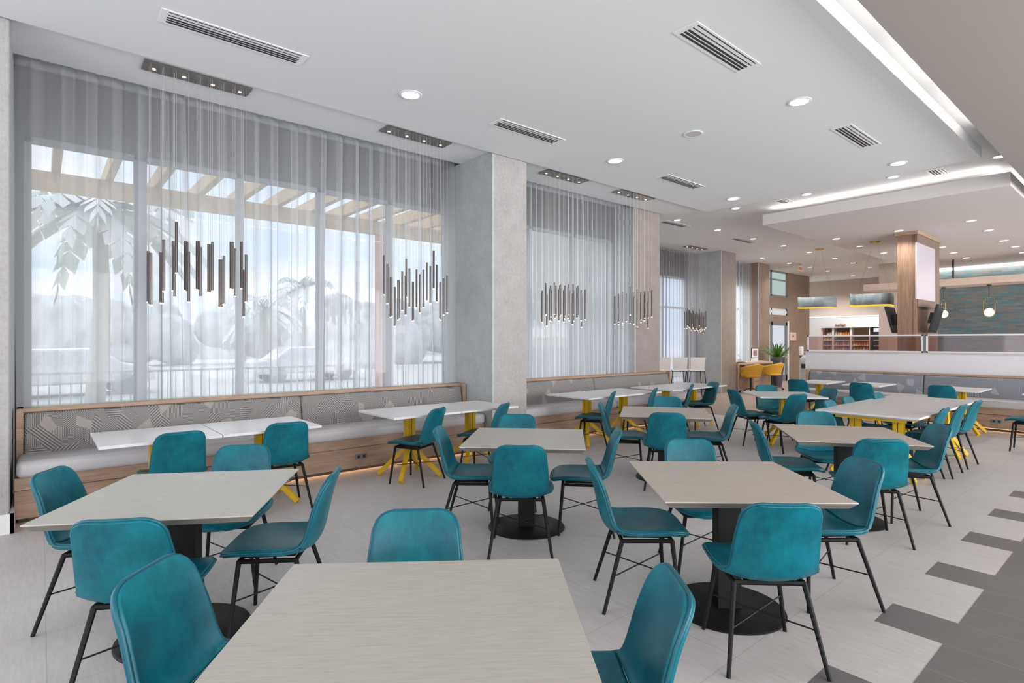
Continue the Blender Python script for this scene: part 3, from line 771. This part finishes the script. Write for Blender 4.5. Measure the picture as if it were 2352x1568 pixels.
# ================================================================ LOBBY
pl = empty('wood_pillar'); struct(pl, 'tall wood panelled pillar with white display panel', 'pillar')
xp, yp = 14.48, 3.6
MB().box(xp+.02, 16.25, yp+.02, yp+.33, 0, ZS2-.06).obj('body', M['oakz'], pl); MB().box(xp+.06, 16.25, yp+.012, yp+.02, 0, ZS2-.07).obj('shaded_side', M['oakshade'], pl)  # thin dark sheet paints the shade on the pillar side
MB().box(xp-.0, xp+.06, yp, yp+.05, 0, ZS2-.06).box(xp, xp+.06, yp+.3, yp+.35, 0, ZS2-.06).obj('corner_post', M['oakz'], pl)
MB().box(xp-.04, 16.32, yp-.04, yp+.39, ZS2-.07, ZS2).obj('crown', M['oak'], pl)
a = ony(2104, 560, yp); b = ony(2147, 575, yp); zt_, zb_ = ony(2104, 556, yp)[2], ony(2104, 686, yp)[2]
MB().box(xp+.05, 16.25, yp-.02, yp+.02, zb_-.16, zb_).box(b[0], 16.25, yp-.02, yp+.02, zb_, ZS2-.07).box(a[0], b[0], yp-.02, yp+.02, zt_, ZS2-.07).obj('panel_surround', M['oakshade'], pl)
dp = MB().box(a[0], b[0], yp-.012, yp+.015, zb_, zt_).obj('display_board', plain('board_lilac_white', (190, 181, 188), .5, var=.03), None); tag(dp, 'pale lilac board set into the side of the wood pillar', 'display board')
def tv(loc, rot, label, w=.92, h=.62):
    o = empty('wall_mounted_tv', loc); o.rotation_euler = rot; tag(o, label, 'television', 'tilted televisions around the pillar')
    MB().box(-w/2, w/2, -.02, .03, -h/2, h/2).obj('casing', M['plastic_black'], o, bevel=.006)
    MB().box(-w/2+.015, w/2-.015, -.023, -.019, -h/2+.02, h/2-.015).obj('display', M['screen'], o)
    MB().box(-.12, .12, .03, .13, -.12, .12).obj('bracket', M['plastic_black'], o); return o
tv((15.02, 3.36, 2.05), (R(14), 0, R(6)), 'black television tilted down on the right side of the pillar')
tv((15.15, 4.22, 2.05), (R(14), 0, R(186)), 'black television peeking out left of the pillar')
# portal canopy with globe pendants
bx = onx(1983, 655, 20); zl, zh_ = 3.165, 3.36
cn = MB().box(20, 20.12, -6, bx[1], zl, zh_).box(20.12, 21.1, -6, bx[1], zl, zl+.05).box(21.0, 21.1, -6, bx[1], zl, zh_).obj('portal_canopy', M['beamwood']); tag(cn, 'floating pale timber canopy frame hung before the tiled wall', 'canopy')
hr = MB(); q = onx(2190, 610, 20.4)
hr.box(20.35, 20.40, q[1]-.02, q[1]+.02, zh_-.1, ZS2).obj('hanger', M['plastic_black'], cn)
def globe(px, py, label, rx):
    X0 = 20.5; _, y, z = onx(px, py, X0)
    o = empty('globe_pendant', (X0, y, z)); o.rotation_euler.z = rx; tag(o, label, 'pendant lamp', 'globe pendants under the canopy')
    MB().sphere((0, 0, 0), .115).obj('globe', M['globe'], o, smooth='all')
    pts = [(0, .125*math.cos(t), .145+(.155 if math.sin(t) > 0 else -.155)+.125*math.sin(t)) for t in [2*PI*(k+.5)/28 for k in range(29)]]
    MB().tube(pts, .009, 6, caps=False).obj('brass_loop', M['brass'], o, smooth='all')
    MB().tube([(0, 0, .425), (0, 0, zl-z)], .006, 6).obj('cable', M['plastic_black'], o)
    MB().lathe([(.05, zl-z-.03), (.05, zl-z)], 0, 0, 16).obj('ceiling_cap', M['plastic_black'], o)
globe(2167, 721, 'globe pendant next to the wood pillar, its loop seen edge on', R(80))
globe(2272, 717, 'globe pendant in a brass oval loop, right one', 0)
globe(2420, 713, 'globe pendant further right under the canopy', .4) if False else None
# wavy ribbon pendants
M['ribbon'] = plain('brushed_blue_grey', (158, 172, 180), .5, metal=.0, var=.15, scale=2)
M['ribbon_in'] = emit('yellow_underside', (255, 206, 60), 1.1)
def ribbon(cpx, zc, xl, xr, ytop, ybot, label, amp, ph):
    cx, cy, _ = onz(*cpx, zc); Y = _s*cx+_c*cy
    L = (xr-xl)/F*Y; mid = ((xl+xr)/2-1176)/F*Y
    X = mid; wx, wy = _c*X+_s*Y, -_s*X+_c*Y
    o = empty('ribbon_pendant', (wx, wy, 0), -YAW+R(0)); tag(o, label, 'pendant lamp', 'wavy ribbon pendants')
    zt2 = H+(HY-ytop)*Y/F; zb2 = H+(HY-ybot)*Y/F
    def strip(t0, t1, z0, z1, mat, nm):
        m = MB(); N = 24; prev = None
        for i in range(N):
            a0, a1 = i/N, (i+1)/N
            f = lambda a: (-L/2+L*a, amp*math.sin(a*2*PI*1.1+ph))
            (x0, y0), (x1, y1) = f(a0), f(a1)
            m.frustum([(x0, y0+t0, z0), (x1, y1+t0, z0), (x1, y1+t1, z0), (x0, y0+t1, z0)], [(x0, y0+t0, z1), (x1, y1+t0, z1), (x1, y1+t1, z1), (x0, y0+t1, z1)])
        bmesh.ops.remove_doubles(m.bm, verts=m.bm.verts, dist=1e-5)
        return m.obj(nm, M[mat], o, smooth='all')
    strip(0, .04, zb2+.04, zt2, 'ribbon', 'ribbon_shade')
    strip(.005, .035, zb2, zb2+.04, 'ribbon_in', 'diffuser')
    m = MB()
    for dx in (-.3, .3): m.tube([(dx, amp*math.sin((dx/L+.5)*2*PI*1.1+ph)+.02, zt2), (dx*.15, .02, zc-.03)], .0015, 4)
    m.obj('cable', M['plastic_black'], o)
    MB().lathe([(.09, zc-.04), (.13, zc-.0)], 0, .02, 16).obj('ceiling_rose', M['brass'], o)
ribbon((1894, 571), ZH, 1836, 1929, 682, 708, 'blue grey wavy ribbon pendant, left one', .2, .3)
ribbon((2025, 554), ZS2, 1958, 2064, 674, 703, 'blue grey wavy ribbon pendant, right one next to the pillar', .2, .3)

# store with shelves
XS = 26.9
def sx(px, py, x=XS): return onx(px, py, x)
n_l, n_r = sx(1866, 740)[1], sx(2022, 740)[1]
zhb, zht = sx(1940, 752.5)[2], sx(1940, 728)[2]
st = empty('store_header'); tag(st, 'white lit fascia over the snack shop', 'shop fascia')
MB().box(XS-.1, XS+.28, n_r, n_l+.6, zhb, zht).obj('fascia_board', plain('fascia_white', (226, 230, 236), .6, var=.01), st)
MB().box(XS-.11, XS+.2, n_r, n_l+.6, zht, zht+.045).obj('light_strip', emit('fascia_light', (245, 250, 255), 1.6), st)
cu = bpy.data.curves.new('sign_text', 'FONT'); cu.body = 'market'; cu.size = .15; cu.extrude = .01; cu.align_x = 'CENTER'
so = bpy.data.objects.new('shop_sign', cu); C.objects.link(so); p_ = sx(1932, 748.5); so.location = (XS-.12, p_[1], p_[2]); so.rotation_euler = (PI/2, 0, -PI/2); cu.materials.append(M['maroon']); so = tomesh(so)
tag(so, 'small dark red lettering on the white shop fascia', 'sign')
def shelfunit(pa, pb, label):
    n1, n0 = sx(pa, 770)[1], sx(pb, 770)[1]
    o = empty('store_shelf', (XS, n0, 0)); tag(o, label, 'shelf unit', 'snack shop shelf units'); w = n1-n0
    MB().box(-.05, .28, 0, .035, 0, zhb).obj('side_panel', M['white'], o); MB().box(-.05, .28, w-.035, w, 0, zhb).obj('side_panel', M['white'], o)
    MB().box(.26, .28, .035, w-.035, 0, zhb).obj('back_panel', M['wbrown'], o)
    for z in LV: MB().box(-.04, .26, .035, w-.035, z-.025, z).obj('shelf', M['beamwood'], o)
    return n0, w
LV = [.5, 1.0, 1.19, 1.385, 1.62, 1.845]
cols = {'orange': (226, 132, 70), 'yellow': (226, 196, 110), 'pink': (214, 160, 160), 'violet': (150, 140, 170), 'red': (184, 84, 70), 'white': (230, 220, 215)}
for k, v in cols.items(): M['pk_'+k] = plain('pack_'+k, v, .5, var=.25, scale=14)
def packs(n0, w, z, names, label, grp, hgt=.13):
    for i, nm in enumerate(names):
        yy = n0+.06+(w-.12)*(i+.5)/len(names); ww = (w-.12)/len(names)*.40; h = hgt*(.8+.35*random.random())
        m = MB(); m.frustum([(XS-.0, yy-ww, z), (XS+.1, yy-ww, z), (XS+.1, yy+ww, z), (XS-.0, yy+ww, z)], [(XS+.03, yy-ww*.9, z+h), (XS+.06, yy-ww*.9, z+h), (XS+.06, yy+ww*.9, z+h), (XS+.03, yy+ww*.9, z+h)])
        o = m.obj('snack_pack', M['pk_'+nm], None, bevel=.006); tag(o, label, 'snack pack', grp)
U = [shelfunit(1888, 1914, 'leftmost snack shop shelf bay'), shelfunit(1914, 1955, 'middle snack shop shelf bay'), shelfunit(1955, 1999, 'right snack shop shelf bay with an empty top shelf')]
packs(*U[0], LV[5], ['white', 'white', 'red'], 'pale pack on the top shelf of the left shop bay', 'packs, left bay top')
packs(*U[0], LV[4], ['yellow', 'yellow', 'yellow'], 'yellow pack on the second shelf of the left shop bay', 'packs, left bay second')
packs(*U[0], LV[3], ['red', 'violet', 'violet'], 'reddish or violet pack on the third shelf of the left shop bay', 'packs, left bay third')
packs(*U[0], LV[2], ['orange', 'red', 'violet'], 'pack on the low shelf of the left shop bay', 'packs, left bay low')
packs(*U[1], LV[5], ['orange', 'orange', 'orange', 'yellow', 'pink', 'white'], 'orange and pale packs on the top shelf of the middle shop bay', 'packs, middle bay top')
packs(*U[1], LV[3], ['pink', 'violet', 'pink', 'red', 'violet', 'pink'], 'pinkish pack on the third shelf of the middle shop bay', 'packs, middle bay third', .18)
packs(*U[1], LV[2], ['violet', 'pink', 'white', 'orange', 'pink', 'pink'], 'pack on the low shelf of the middle shop bay', 'packs, middle bay low')
packs(*U[2], LV[3], ['orange', 'orange', 'red', 'orange', 'yellow', 'yellow'], 'orange or yellow pack on the third shelf of the right shop bay', 'packs, right bay third', .19)
packs(*U[2], LV[2], ['pink', 'white', 'yellow', 'yellow', 'yellow'], 'pack on the low shelf of the right shop bay', 'packs, right bay low')
fr = empty('display_cooler'); tag(fr, 'dark drinks cooler with a lit white top at the right end of the shop', 'cooler')
nc1, nc0 = sx(2000, 760)[1], n_r
MB().box(XS-.02, XS+.28, nc0, nc1, 0, zhb).obj('cabinet', M['plastic_black'], fr)
MB().box(XS-.04, XS-.02, nc0, nc1-.12, sx(2010, 762)[2], sx(2010, 753.5)[2]).obj('lit_header', emit('cooler_header', (238, 235, 250), 1.0), fr)
for z in LV[2:5]: MB().box(XS-.05, XS-.02, nc0, nc1-.12, z-.02, z).obj('rack', M['white'], fr)
struct(MB().box(XS-.12, XS+.28, sx(1888, 770)[1], n_l+.6, 0, zhb).obj('wall_store_end', M['white']))

# bar stools
def stool(px, label, root=None):
    x, y, _ = onz(px, 820, 1.13)
    if root: return dup(root, (x, y, 0), None, label)
    o = empty('bar_stool', (x, y, 0), R(48)); tag(o, label, 'stool', 'white backed bar stools')
    b = MB().frustum([(-.20, -.185, .79), (-.18, -.185, .79), (-.18, .185, .79), (-.20, .185, .79)], [(-.26, -.20, 1.13), (-.24, -.20, 1.13), (-.24, .20, 1.13), (-.26, .20, 1.13)]).obj('backrest', M['stoolwhite'], o, bevel=.006)
    MB().box(-.21, .2, -.21, .21, .76, .80).obj('seat', M['stoolwhite'], o, bevel=.012)
    MB().tube([(-.19, -.19, .755), (.18, -.19, .755), (.18, .19, .755), (-.19, .19, .755), (-.19, -.19, .755)], .011, 6).obj('seat_frame', M['black'], o)
    for sx_ in (-1, 1):
        for sy_ in (-1, 1): MB().tube([(sx_*.185, sy_*.19, .755), (sx_*.25, sy_*.26, 0)], .011, 6).obj('leg', M['black'], o)
    MB().tube([(.22, -.23, .28), (.22, .23, .28), (-.22, .23, .28), (-.22, -.23, .28), (.22, -.23, .28)], .008, 6).obj('foot_rail', M['black'], o)
    return o
s0 = stool(1557, 'white backed bar stool in the recessed bay, left of the pair'); stool(1597, 'white backed bar stool in the recessed bay, next to the grey column', s0)
stool(1519, 'white bar stool mostly hidden behind the taupe wall section', s0)

# computer desk corner
dk = empty('computer_desk', (16.6, 8.75, 0)); tag(dk, 'light oak computer desk by the narrow window', 'desk')
MB().box(0, 2.32, 0, .62, .83, .89).obj('desktop', M['deskwood'], dk, bevel=.004)
MB().box(2.26, 2.32, .0, .62, 0, .83).obj('end_panel', M['deskwood'], dk); MB().box(0, .05, .0, .62, 0, .83).obj('end_panel', M['deskwood'], dk)
MB().box(.05, 2.26, .5, .53, .35, .83).obj('modesty_panel', M['wcool'], dk)
ped = MB().box(.98, 1.42, .02, .5, 0, .52).obj('drawer_pedestal', M['oak'], dk, bevel=.003)
for z in (.06, .29): 
    MB().box(1.0, 1.40, .005, .02, z, z+.2).obj('drawer_front', M['oak'], ped)
MB().box(1.12, 1.28, -.005, .005, .44, .455).obj('handle', M['plastic_black'], ped)
bxx = MB().box(17.62, 17.95, 8.78, 9.05, .522, .80).obj('paper_box', M['paper'], None, bevel=.01); tag(bxx, 'white paper box standing on the desk pedestal', 'box')
mo = empty('computer_monitor', (16.78, 9.0, .89), R(20)); tag(mo, 'dark computer monitor at the left end of the desk', 'monitor')
MB().box(-.22, .22, -.01, .02, .1, .42).obj('display', M['screen'], mo, bevel=.005); MB().box(-.03, .03, 0, .03, .0, .2).obj('stand', M['plastic_black'], mo); MB().box(-.12, .12, -.08, .08, 0, .012).obj('foot', M['plastic_black'], mo)
kb = MB().box(16.8, 17.15, 8.8, 8.92, .892, .91).obj('keyboard', M['plastic_black'], None, bevel=.004); tag(kb, 'black keyboard on the oak computer desk', 'keyboard')
pf = empty('picture_display', (18.16, 9.0, .89), R(-12)); tag(pf, 'black framed picture on a white stand on the desk', 'picture')
MB().box(-.17, .17, -.012, .012, .12, .45).obj('frame', M['plastic_black'], pf, bevel=.003); MB().box(-.15, .15, -.015, -.011, .14, .43).obj('mat_board', M['paper'], pf); MB().box(-.09, .09, -.018, -.014, .2, .37).obj('photograph', M['photo'], pf)
MB().box(-.13, .13, -.03, .05, 0, .12).obj('stand', M['white'], pf, bevel=.01)
pr_ = empty('paper_holder', (17.35, 9.05, .89), R(30)); tag(pr_, 'white document holder with leaning papers on the desk', 'document holder')
MB().frustum([(-.12, -.1, 0), (.12, -.1, 0), (.12, .1, 0), (-.12, .1, 0)], [(-.12, .02, .1), (.12, .02, .1), (.12, .1, .1), (-.12, .1, .1)]).obj('tray', M['white'], pr_); MB().frustum([(-.1, .0, .08), (.1, .0, .08), (.1, .02, .08), (-.1, .02, .08)], [(-.1, .08, .26), (.1, .08, .26), (.1, .10, .26), (-.1, .10, .26)]).obj('sheet', M['paper'], pr_)
for i, (x, y) in enumerate(((17.75, 8.9), (18.55, 8.95))):
    q = MB().box(x, x+.28, y, y+.2, .892, .905).obj('paper_stack', M['paper'], None); tag(q, ['white paper sheets in the middle of the desk', 'white paper sheets at the right end of the desk'][i], 'papers', 'papers on the desk')
def deskchair(x, y, rz, label, root=None):
    if root: return dup(root, (x, y, 0), rz, label)
    o = empty('desk_chair', (x, y, 0), rz); tag(o, label, 'chair', 'yellow desk chairs')
    bm = bmesh.new(); g = []
    for i in range(9):
        t = i/8; row = []
        for k in range(17):
            a = PI*.5+(k/16-.5)*PI*1.25
            r = .25+.03*t; z = .47+(.36*t)*(1-.35*abs(k/16-.5)*2)
            row.append(bm.verts.new((-math.sin(a)*r*(.75+.4*t), math.cos(a)*r*1.05, z)))
        g.append(row)
    for i in range(8):
        for k in range(16): bm.faces.new([g[i][k], g[i][k+1], g[i+1][k+1], g[i+1][k]])
    me = bpy.data.meshes.new('backrest'); bm.to_mesh(me); bm.free(); q = bpy.data.objects.new('backrest', me); C.objects.link(q); q.parent = o; me.materials.append(M['yellow_seat'])
    sd = q.modifiers.new('s', 'SOLIDIFY'); sd.thickness = .03; bpy.context.view_layer.update(); bake(q)
    MB().lathe([(.2, .44), (.245, .47), (.23, .51), (.1, .52)], 0, 0, 24).obj('seat', M['yellow_seat'], o, smooth=True)
    MB().tube([(0, 0, .1), (0, 0, .44)], .025, 10).obj('gas_lift', M['plastic_black'], o)
    m = MB()
    for k in range(5): m.tube([(0, 0, .13), (.28*math.cos(k*2*PI/5), .28*math.sin(k*2*PI/5), .06)], .018, 6)
    m.obj('star_base', M['chrome'], o)
    for k in range(5): MB().sphere((.28*math.cos(k*2*PI/5), .28*math.sin(k*2*PI/5), .03), .03, seg=8).obj('caster', M['plastic_black'], o)
    return o
dc = deskchair(16.5, 8.3, R(60), 'yellow swivel chair at the left of the computer desk'); deskchair(18.05, 8.38, R(75), 'yellow swivel chair at the right of the computer desk', dc)
for o_ in list(C.objects):
    if o_.name.startswith('desk_chair'): o_.scale = (1.15, 1.15, 1.06)
po = empty('potted_plant', (19.2, 8.72, 0)); tag(po, 'spiky green plant in a tall tapered planter beside the desk', 'plant')
MB().lathe([(.12, 0), (.13, .02), (.23, 1.0), (.235, 1.04), (.20, 1.04), (.19, .98)], 0, 0, 28).obj('planter', M['planter'], po, smooth=True)
def blades(n, L, mat, sp, seed, z0=1.0, w=.022):
    rnd = random.Random(seed); m = MB()
    for i in range(n):
        a = rnd.random()*2*PI; el = R(rnd.uniform(*sp)); l = L*rnd.uniform(.7, 1.1); pts = []
        for k in range(6):
            t = k/5; r_ = .04+l*t*math.cos(el); z = z0+l*t*math.sin(el)-.12*l*t*t
            ww = w*(1-t)**.6*(.5+t) + .002
            d = Vector((math.cos(a), math.sin(a), 0)); s_ = Vector((-d.y, d.x, 0))
            pts.append((d*r_+Vector((0, 0, z))-s_*ww, d*r_+Vector((0, 0, z+.01)), d*r_+Vector((0, 0, z))+s_*ww))
        vs = [[m.bm.verts.new(p) for p in row] for row in pts]
        for k in range(5):
            m.bm.faces.new([vs[k][0], vs[k][1], vs[k+1][1], vs[k+1][0]]); m.bm.faces.new([vs[k][1], vs[k][2], vs[k+1][2], vs[k+1][1]])
    return m
blades(70, .62, None, (25, 85), 3).obj('foliage', M['leaf'], po); blades(36, .34, None, (0, 45), 5, .98, .035).obj('lime_foliage', M['leaf2'], po)
pq = empty('wall_plaque'); tag(pq, 'small cream plaque on the brown wall beside the door', 'plaque')
a, b = dz(1813, 763), dz(1827, 781)
MB().box(a[0], b[0], YD-.03, YD, b[2], a[2]).obj('board', M['plaque'], pq)
cxq, czq = (a[0]+b[0])/2, (a[2]+b[2])/2
q = MB().box(cxq-.1, cxq+.1, YD-.034, YD-.029, czq-.03, czq+.0); 
for k in (-.06, 0, .06): q.box(cxq+k-.015, cxq+k+.015, YD-.034, YD-.029, czq, czq+.05-abs(k)*.3)
q.obj('emblem', M['plaque_ink'], pq)
sn = empty('sanitizer_stand', (22.6, 9.35, 0)); tag(sn, 'white hand sanitizer dispenser on a black pole', 'sanitizer stand')
MB().box(-.09, .09, -.06, .06, 1.02, 1.36).obj('dispenser', M['white'], sn, bevel=.04, bseg=4); MB().box(-.05, .05, -.03, .03, 0.02, 1.05).obj('pole', M['plastic_black'], sn); MB().lathe([(.18, 0), (.18, .02)], seg=20).obj('base', M['plastic_black'], sn)
wb = empty('waste_bin', (16.75, 6.75, 0)); tag(wb, 'rounded grey bin behind the end of the white half wall', 'bin')
MB().lathe([(.19, 0), (.21, .02), (.22, .95), (.20, 1.08), (.12, 1.16), (.02, 1.18)], seg=24).obj('body', M['wcool'], wb, smooth=True); MB().box(-.23, -.15, -.09, .09, .8, .92).obj('flap', M['plastic_black'], wb)
ex = empty('exit_sign', (20.57, 8.55, 0)); tag(ex, 'small hanging exit sign below the far ceiling', 'sign')
MB().box(-.16, .16, -.02, .02, 4.04, 4.24).obj('housing', M['plaque'], ex); MB().tube([(0, 0, 4.24), (0, 0, ZH)], .008, 6).obj('rod', M['plastic_black'], ex)
cu = bpy.data.curves.new('exit_text', 'FONT'); cu.body = 'EXIT'; cu.size = .13; cu.extrude = .002; cu.align_x = 'CENTER'; eo = bpy.data.objects.new('lettering', cu); C.objects.link(eo); eo.parent = ex; eo.location = (0, -.023, 4.09); eo.rotation_euler = (PI/2, 0, 0); cu.materials.append(M['red']); tomesh(eo)

# ================================================================ OUTSIDE THE WINDOWS
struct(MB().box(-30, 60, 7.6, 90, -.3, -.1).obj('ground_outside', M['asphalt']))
struct(MB().box(-30, 60, 15, 19, -.1, -.08).obj('lawn_outside', M['lawn']))
pg = empty('pergola'); tag(pg, 'pale timber pergola over the terrace outside the first window', 'pergola')
MB().box(-4, 8.8, 10.35, 10.5, 3.72, 3.98).obj('main_beam', M['pergola'], pg)
for i in range(20): 
    x = -3.6+i*.62; MB().box(x, x+.10, 7.75, 11.2, 3.98, 4.2).obj('slat', M['pergola'], pg)
rp = ony(880, 700, 10.42); MB().box(rp[0]-.12, rp[0]+.12, 10.3, 10.55, -.1, 3.72).obj('red_post', M['redpost'], pg)
MB().box(-3.0, -2.85, 10.35, 10.5, -.1, 3.72).obj('post', M['pergola'], pg)
rl = empty('terrace_railing'); tag(rl, 'thin metal railing along the terrace outside', 'railing')
m = MB()
for i in range(110): m.box(-2+i*.14, -1.985+i*.14, 12.0, 12.015, 0, 1.0)
m.obj('balusters', M['rail_out'], rl); MB().box(-2, 13.4, 11.98, 12.03, 1.0, 1.04).box(-2, 13.4, 11.98, 12.03, .06, .09).obj('handrail', M['rail_out'], rl)
def palm(px, y, ztop, label, L=2.3, seed=1):
    x = ony(px, 700, y)[0]; o = empty('palm_tree', (x, y, -.1)); tag(o, label, 'palm tree', 'palms outside')
    MB().tube([(0, 0, 0), (.15, .05, ztop*.5), (.1, 0, ztop)], .2, 10, .13).obj('trunk', M['bark'], o)
    rnd = random.Random(seed); m = MB()
    for i in range(22):
        a = 2*PI*i/22+rnd.random()*.3; el = rnd.uniform(-.2, 1.1); prev = None
        d = Vector((math.cos(a), math.sin(a), 0)); s_ = Vector((-d.y, d.x, 0))
        for k in range(9):
            t = k/8; p = Vector((.1, 0, ztop))+d*(L*t*math.cos(el*.6))+Vector((0, 0, L*(t*math.sin(el)-.75*t*t)))
            if prev is not None:
                wd = .32*math.sin(PI*min(1, t*.9+.1))+.02
                for sg in (-1, 1):
                    m.quad([prev, p, p+s_*sg*wd+Vector((0, 0, -.2)), prev+s_*sg*wd*.9+Vector((0, 0, -.2))])
            prev = p
    m.obj('fronds', M['palmleaf'], o)
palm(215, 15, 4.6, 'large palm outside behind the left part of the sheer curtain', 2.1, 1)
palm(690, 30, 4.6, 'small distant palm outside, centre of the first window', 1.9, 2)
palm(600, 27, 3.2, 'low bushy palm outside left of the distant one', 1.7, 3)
def bush(px, y, r, h, label, seed):
    x = ony(px, 700, y)[0]; o = empty('leafy_tree', (x, y, -.1)); tag(o, label, 'tree', 'trees outside')
    rnd = random.Random(seed); m = MB()
    for i in range(12): m.sphere((rnd.uniform(-r, r)*.7, rnd.uniform(-r, r)*.4, h-r*.6+rnd.uniform(-r, r)*.4), r*rnd.uniform(.35, .6), seg=10)
    c = m.obj('crown', M['hedge'], o, smooth='all'); MB().tube([(0, 0, 0), (0, 0, h-r*.5)], .15, 8).obj('trunk', M['bark'], o)
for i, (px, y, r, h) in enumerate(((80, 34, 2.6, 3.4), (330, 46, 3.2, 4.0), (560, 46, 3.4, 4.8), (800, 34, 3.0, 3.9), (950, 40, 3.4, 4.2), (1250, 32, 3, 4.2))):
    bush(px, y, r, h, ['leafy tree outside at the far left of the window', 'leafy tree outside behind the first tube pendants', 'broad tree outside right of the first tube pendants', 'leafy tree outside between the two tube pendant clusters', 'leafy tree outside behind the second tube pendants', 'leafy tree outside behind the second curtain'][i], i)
def car(px, y, label, rz=0):
    x = ony(px, 820, y)[0]; o = empty('parked_car', (x, y, -.1), rz); tag(o, label, 'car', 'parked cars outside')
    m = MB(); prof = [(-2.2, .35), (-2.2, .85), (-1.5, .95), (-.9, 1.42), (.7, 1.45), (1.3, 1.0), (2.1, .85), (2.25, .4)]
    m.frustum([(a, -.85, b) for a, b in prof], [(a, .85, b) for a, b in prof]).obj('body', M['carpaint'], o, bevel=.06)
    m = MB(); wp = [(-1.25, .98), (-.82, 1.36), (.62, 1.38), (1.05, 1.0)]
    m.frustum([(a, -.87, b) for a, b in wp], [(a, .87, b) for a, b in wp]).obj('windows', M['carglass'], o)
    for a in (-1.35, 1.4):
        for b in (-.8, .8): MB().tube([(a, b-.08, .33), (a, b+.08, .33)], .33, 16).obj('wheel', M['tyre'], o)
car(700, 24, 'silver car parked outside, seen through the first curtain')
car(150, 22, 'silver car parked outside at the left edge of the window', .1)
struct(MB().box(-20, 55, 60, 61, -.1, 3.2).obj('wall_outside', M['stucco']))

# ================================================================ LIGHT
w = bpy.data.worlds.new('sky'); bpy.context.scene.world = w; w.use_nodes = True; t = w.node_tree; t.nodes.clear()
tc = t.nodes.new('ShaderNodeTexCoord'); nz = t.nodes.new('ShaderNodeTexNoise'); nz.inputs['Scale'].default_value = 3.2; nz.inputs['Detail'].default_value = 6
mp = t.nodes.new('ShaderNodeMapping'); mp.inputs['Scale'].default_value = (1, 1, 2.5); t.links.new(tc.outputs['Generated'], mp.inputs[0]); t.links.new(mp.outputs[0], nz.inputs['Vector'])
cr = t.nodes.new('ShaderNodeValToRGB'); t.links.new(nz.outputs['Fac'], cr.inputs[0])
cr.color_ramp.elements[0].position = .40; cr.color_ramp.elements[0].color = srgb(206, 222, 246); cr.color_ramp.elements[1].position = .6; cr.color_ramp.elements[1].color = srgb(252, 253, 255)
bg = t.nodes.new('ShaderNodeBackground'); bg.inputs[1].default_value = WORLD; t.links.new(cr.outputs[0], bg.inputs[0])
wo = t.nodes.new('ShaderNodeOutputWorld'); t.links.new(bg.outputs[0], wo.inputs[0])
def area(loc, rot, sx_, sy_, power, col=(1, 1, 1)):
    l = bpy.data.lights.new('fill_light', 'AREA'); l.shape = 'RECTANGLE'; l.size = sx_; l.size_y = sy_; l.energy = power; l.color = col
    o = bpy.data.objects.new('fill_light', l); C.objects.link(o); o.location = loc; o.rotation_euler = rot; return o
for args in AREAS: area(*args)
sl = bpy.data.lights.new('hazy_sun', 'SUN'); sl.energy = SUNW; sl.angle = R(70); so_ = bpy.data.objects.new('hazy_sun', sl); C.objects.link(so_)
so_.rotation_euler = Vector((-.25, 1, .75)).to_track_quat('Z', 'Y').to_euler()
def spot(x, y, z, e, ang=130):
    l = bpy.data.lights.new('downlight_and_fill_beam', 'SPOT'); l.energy = e; l.spot_size = R(ang); l.spot_blend = 1; l.shadow_soft_size = .06; l.color = (1, .93, .85)
    o = bpy.data.objects.new('downlight_and_fill_beam', l); C.objects.link(o); o.location = (x, y, z-.02)
for px, py in small_lo[:11]:
    x, y, _ = onz(px, py, ZS2); spot(x, y, ZS2, SPOTW)
for (px, py), lab in small_hi[7:]:
    x, y, _ = onz(px, py, ZH); spot(x, y, ZH, SPOTW)
spot(26.0, 9.6, ZH, SPOTW*2); spot(26.0, 8.2, 3.6, SPOTW*1.6, 120)  # beams without fittings, added to brighten the shop
for x, y in ((13, 7.5), (16.5, 7.6)): spot(x, y, ZH, SPOTW)
sc = bpy.context.scene
sc.view_settings.view_transform = 'Standard'; sc.view_settings.look = 'None'; sc.view_settings.exposure = EXPO; sc.view_settings.gamma = 1
cy = sc.cycles
cy.max_bounces = 8; cy.diffuse_bounces = 3; cy.glossy_bounces = 3; cy.transmission_bounces = 4; cy.transparent_max_bounces = 14
cy.sample_clamp_indirect = 4; cy.caustics_reflective = False; cy.caustics_refractive = False; cy.use_denoising = True; cy.use_adaptive_sampling = True; cy.adaptive_threshold = .035
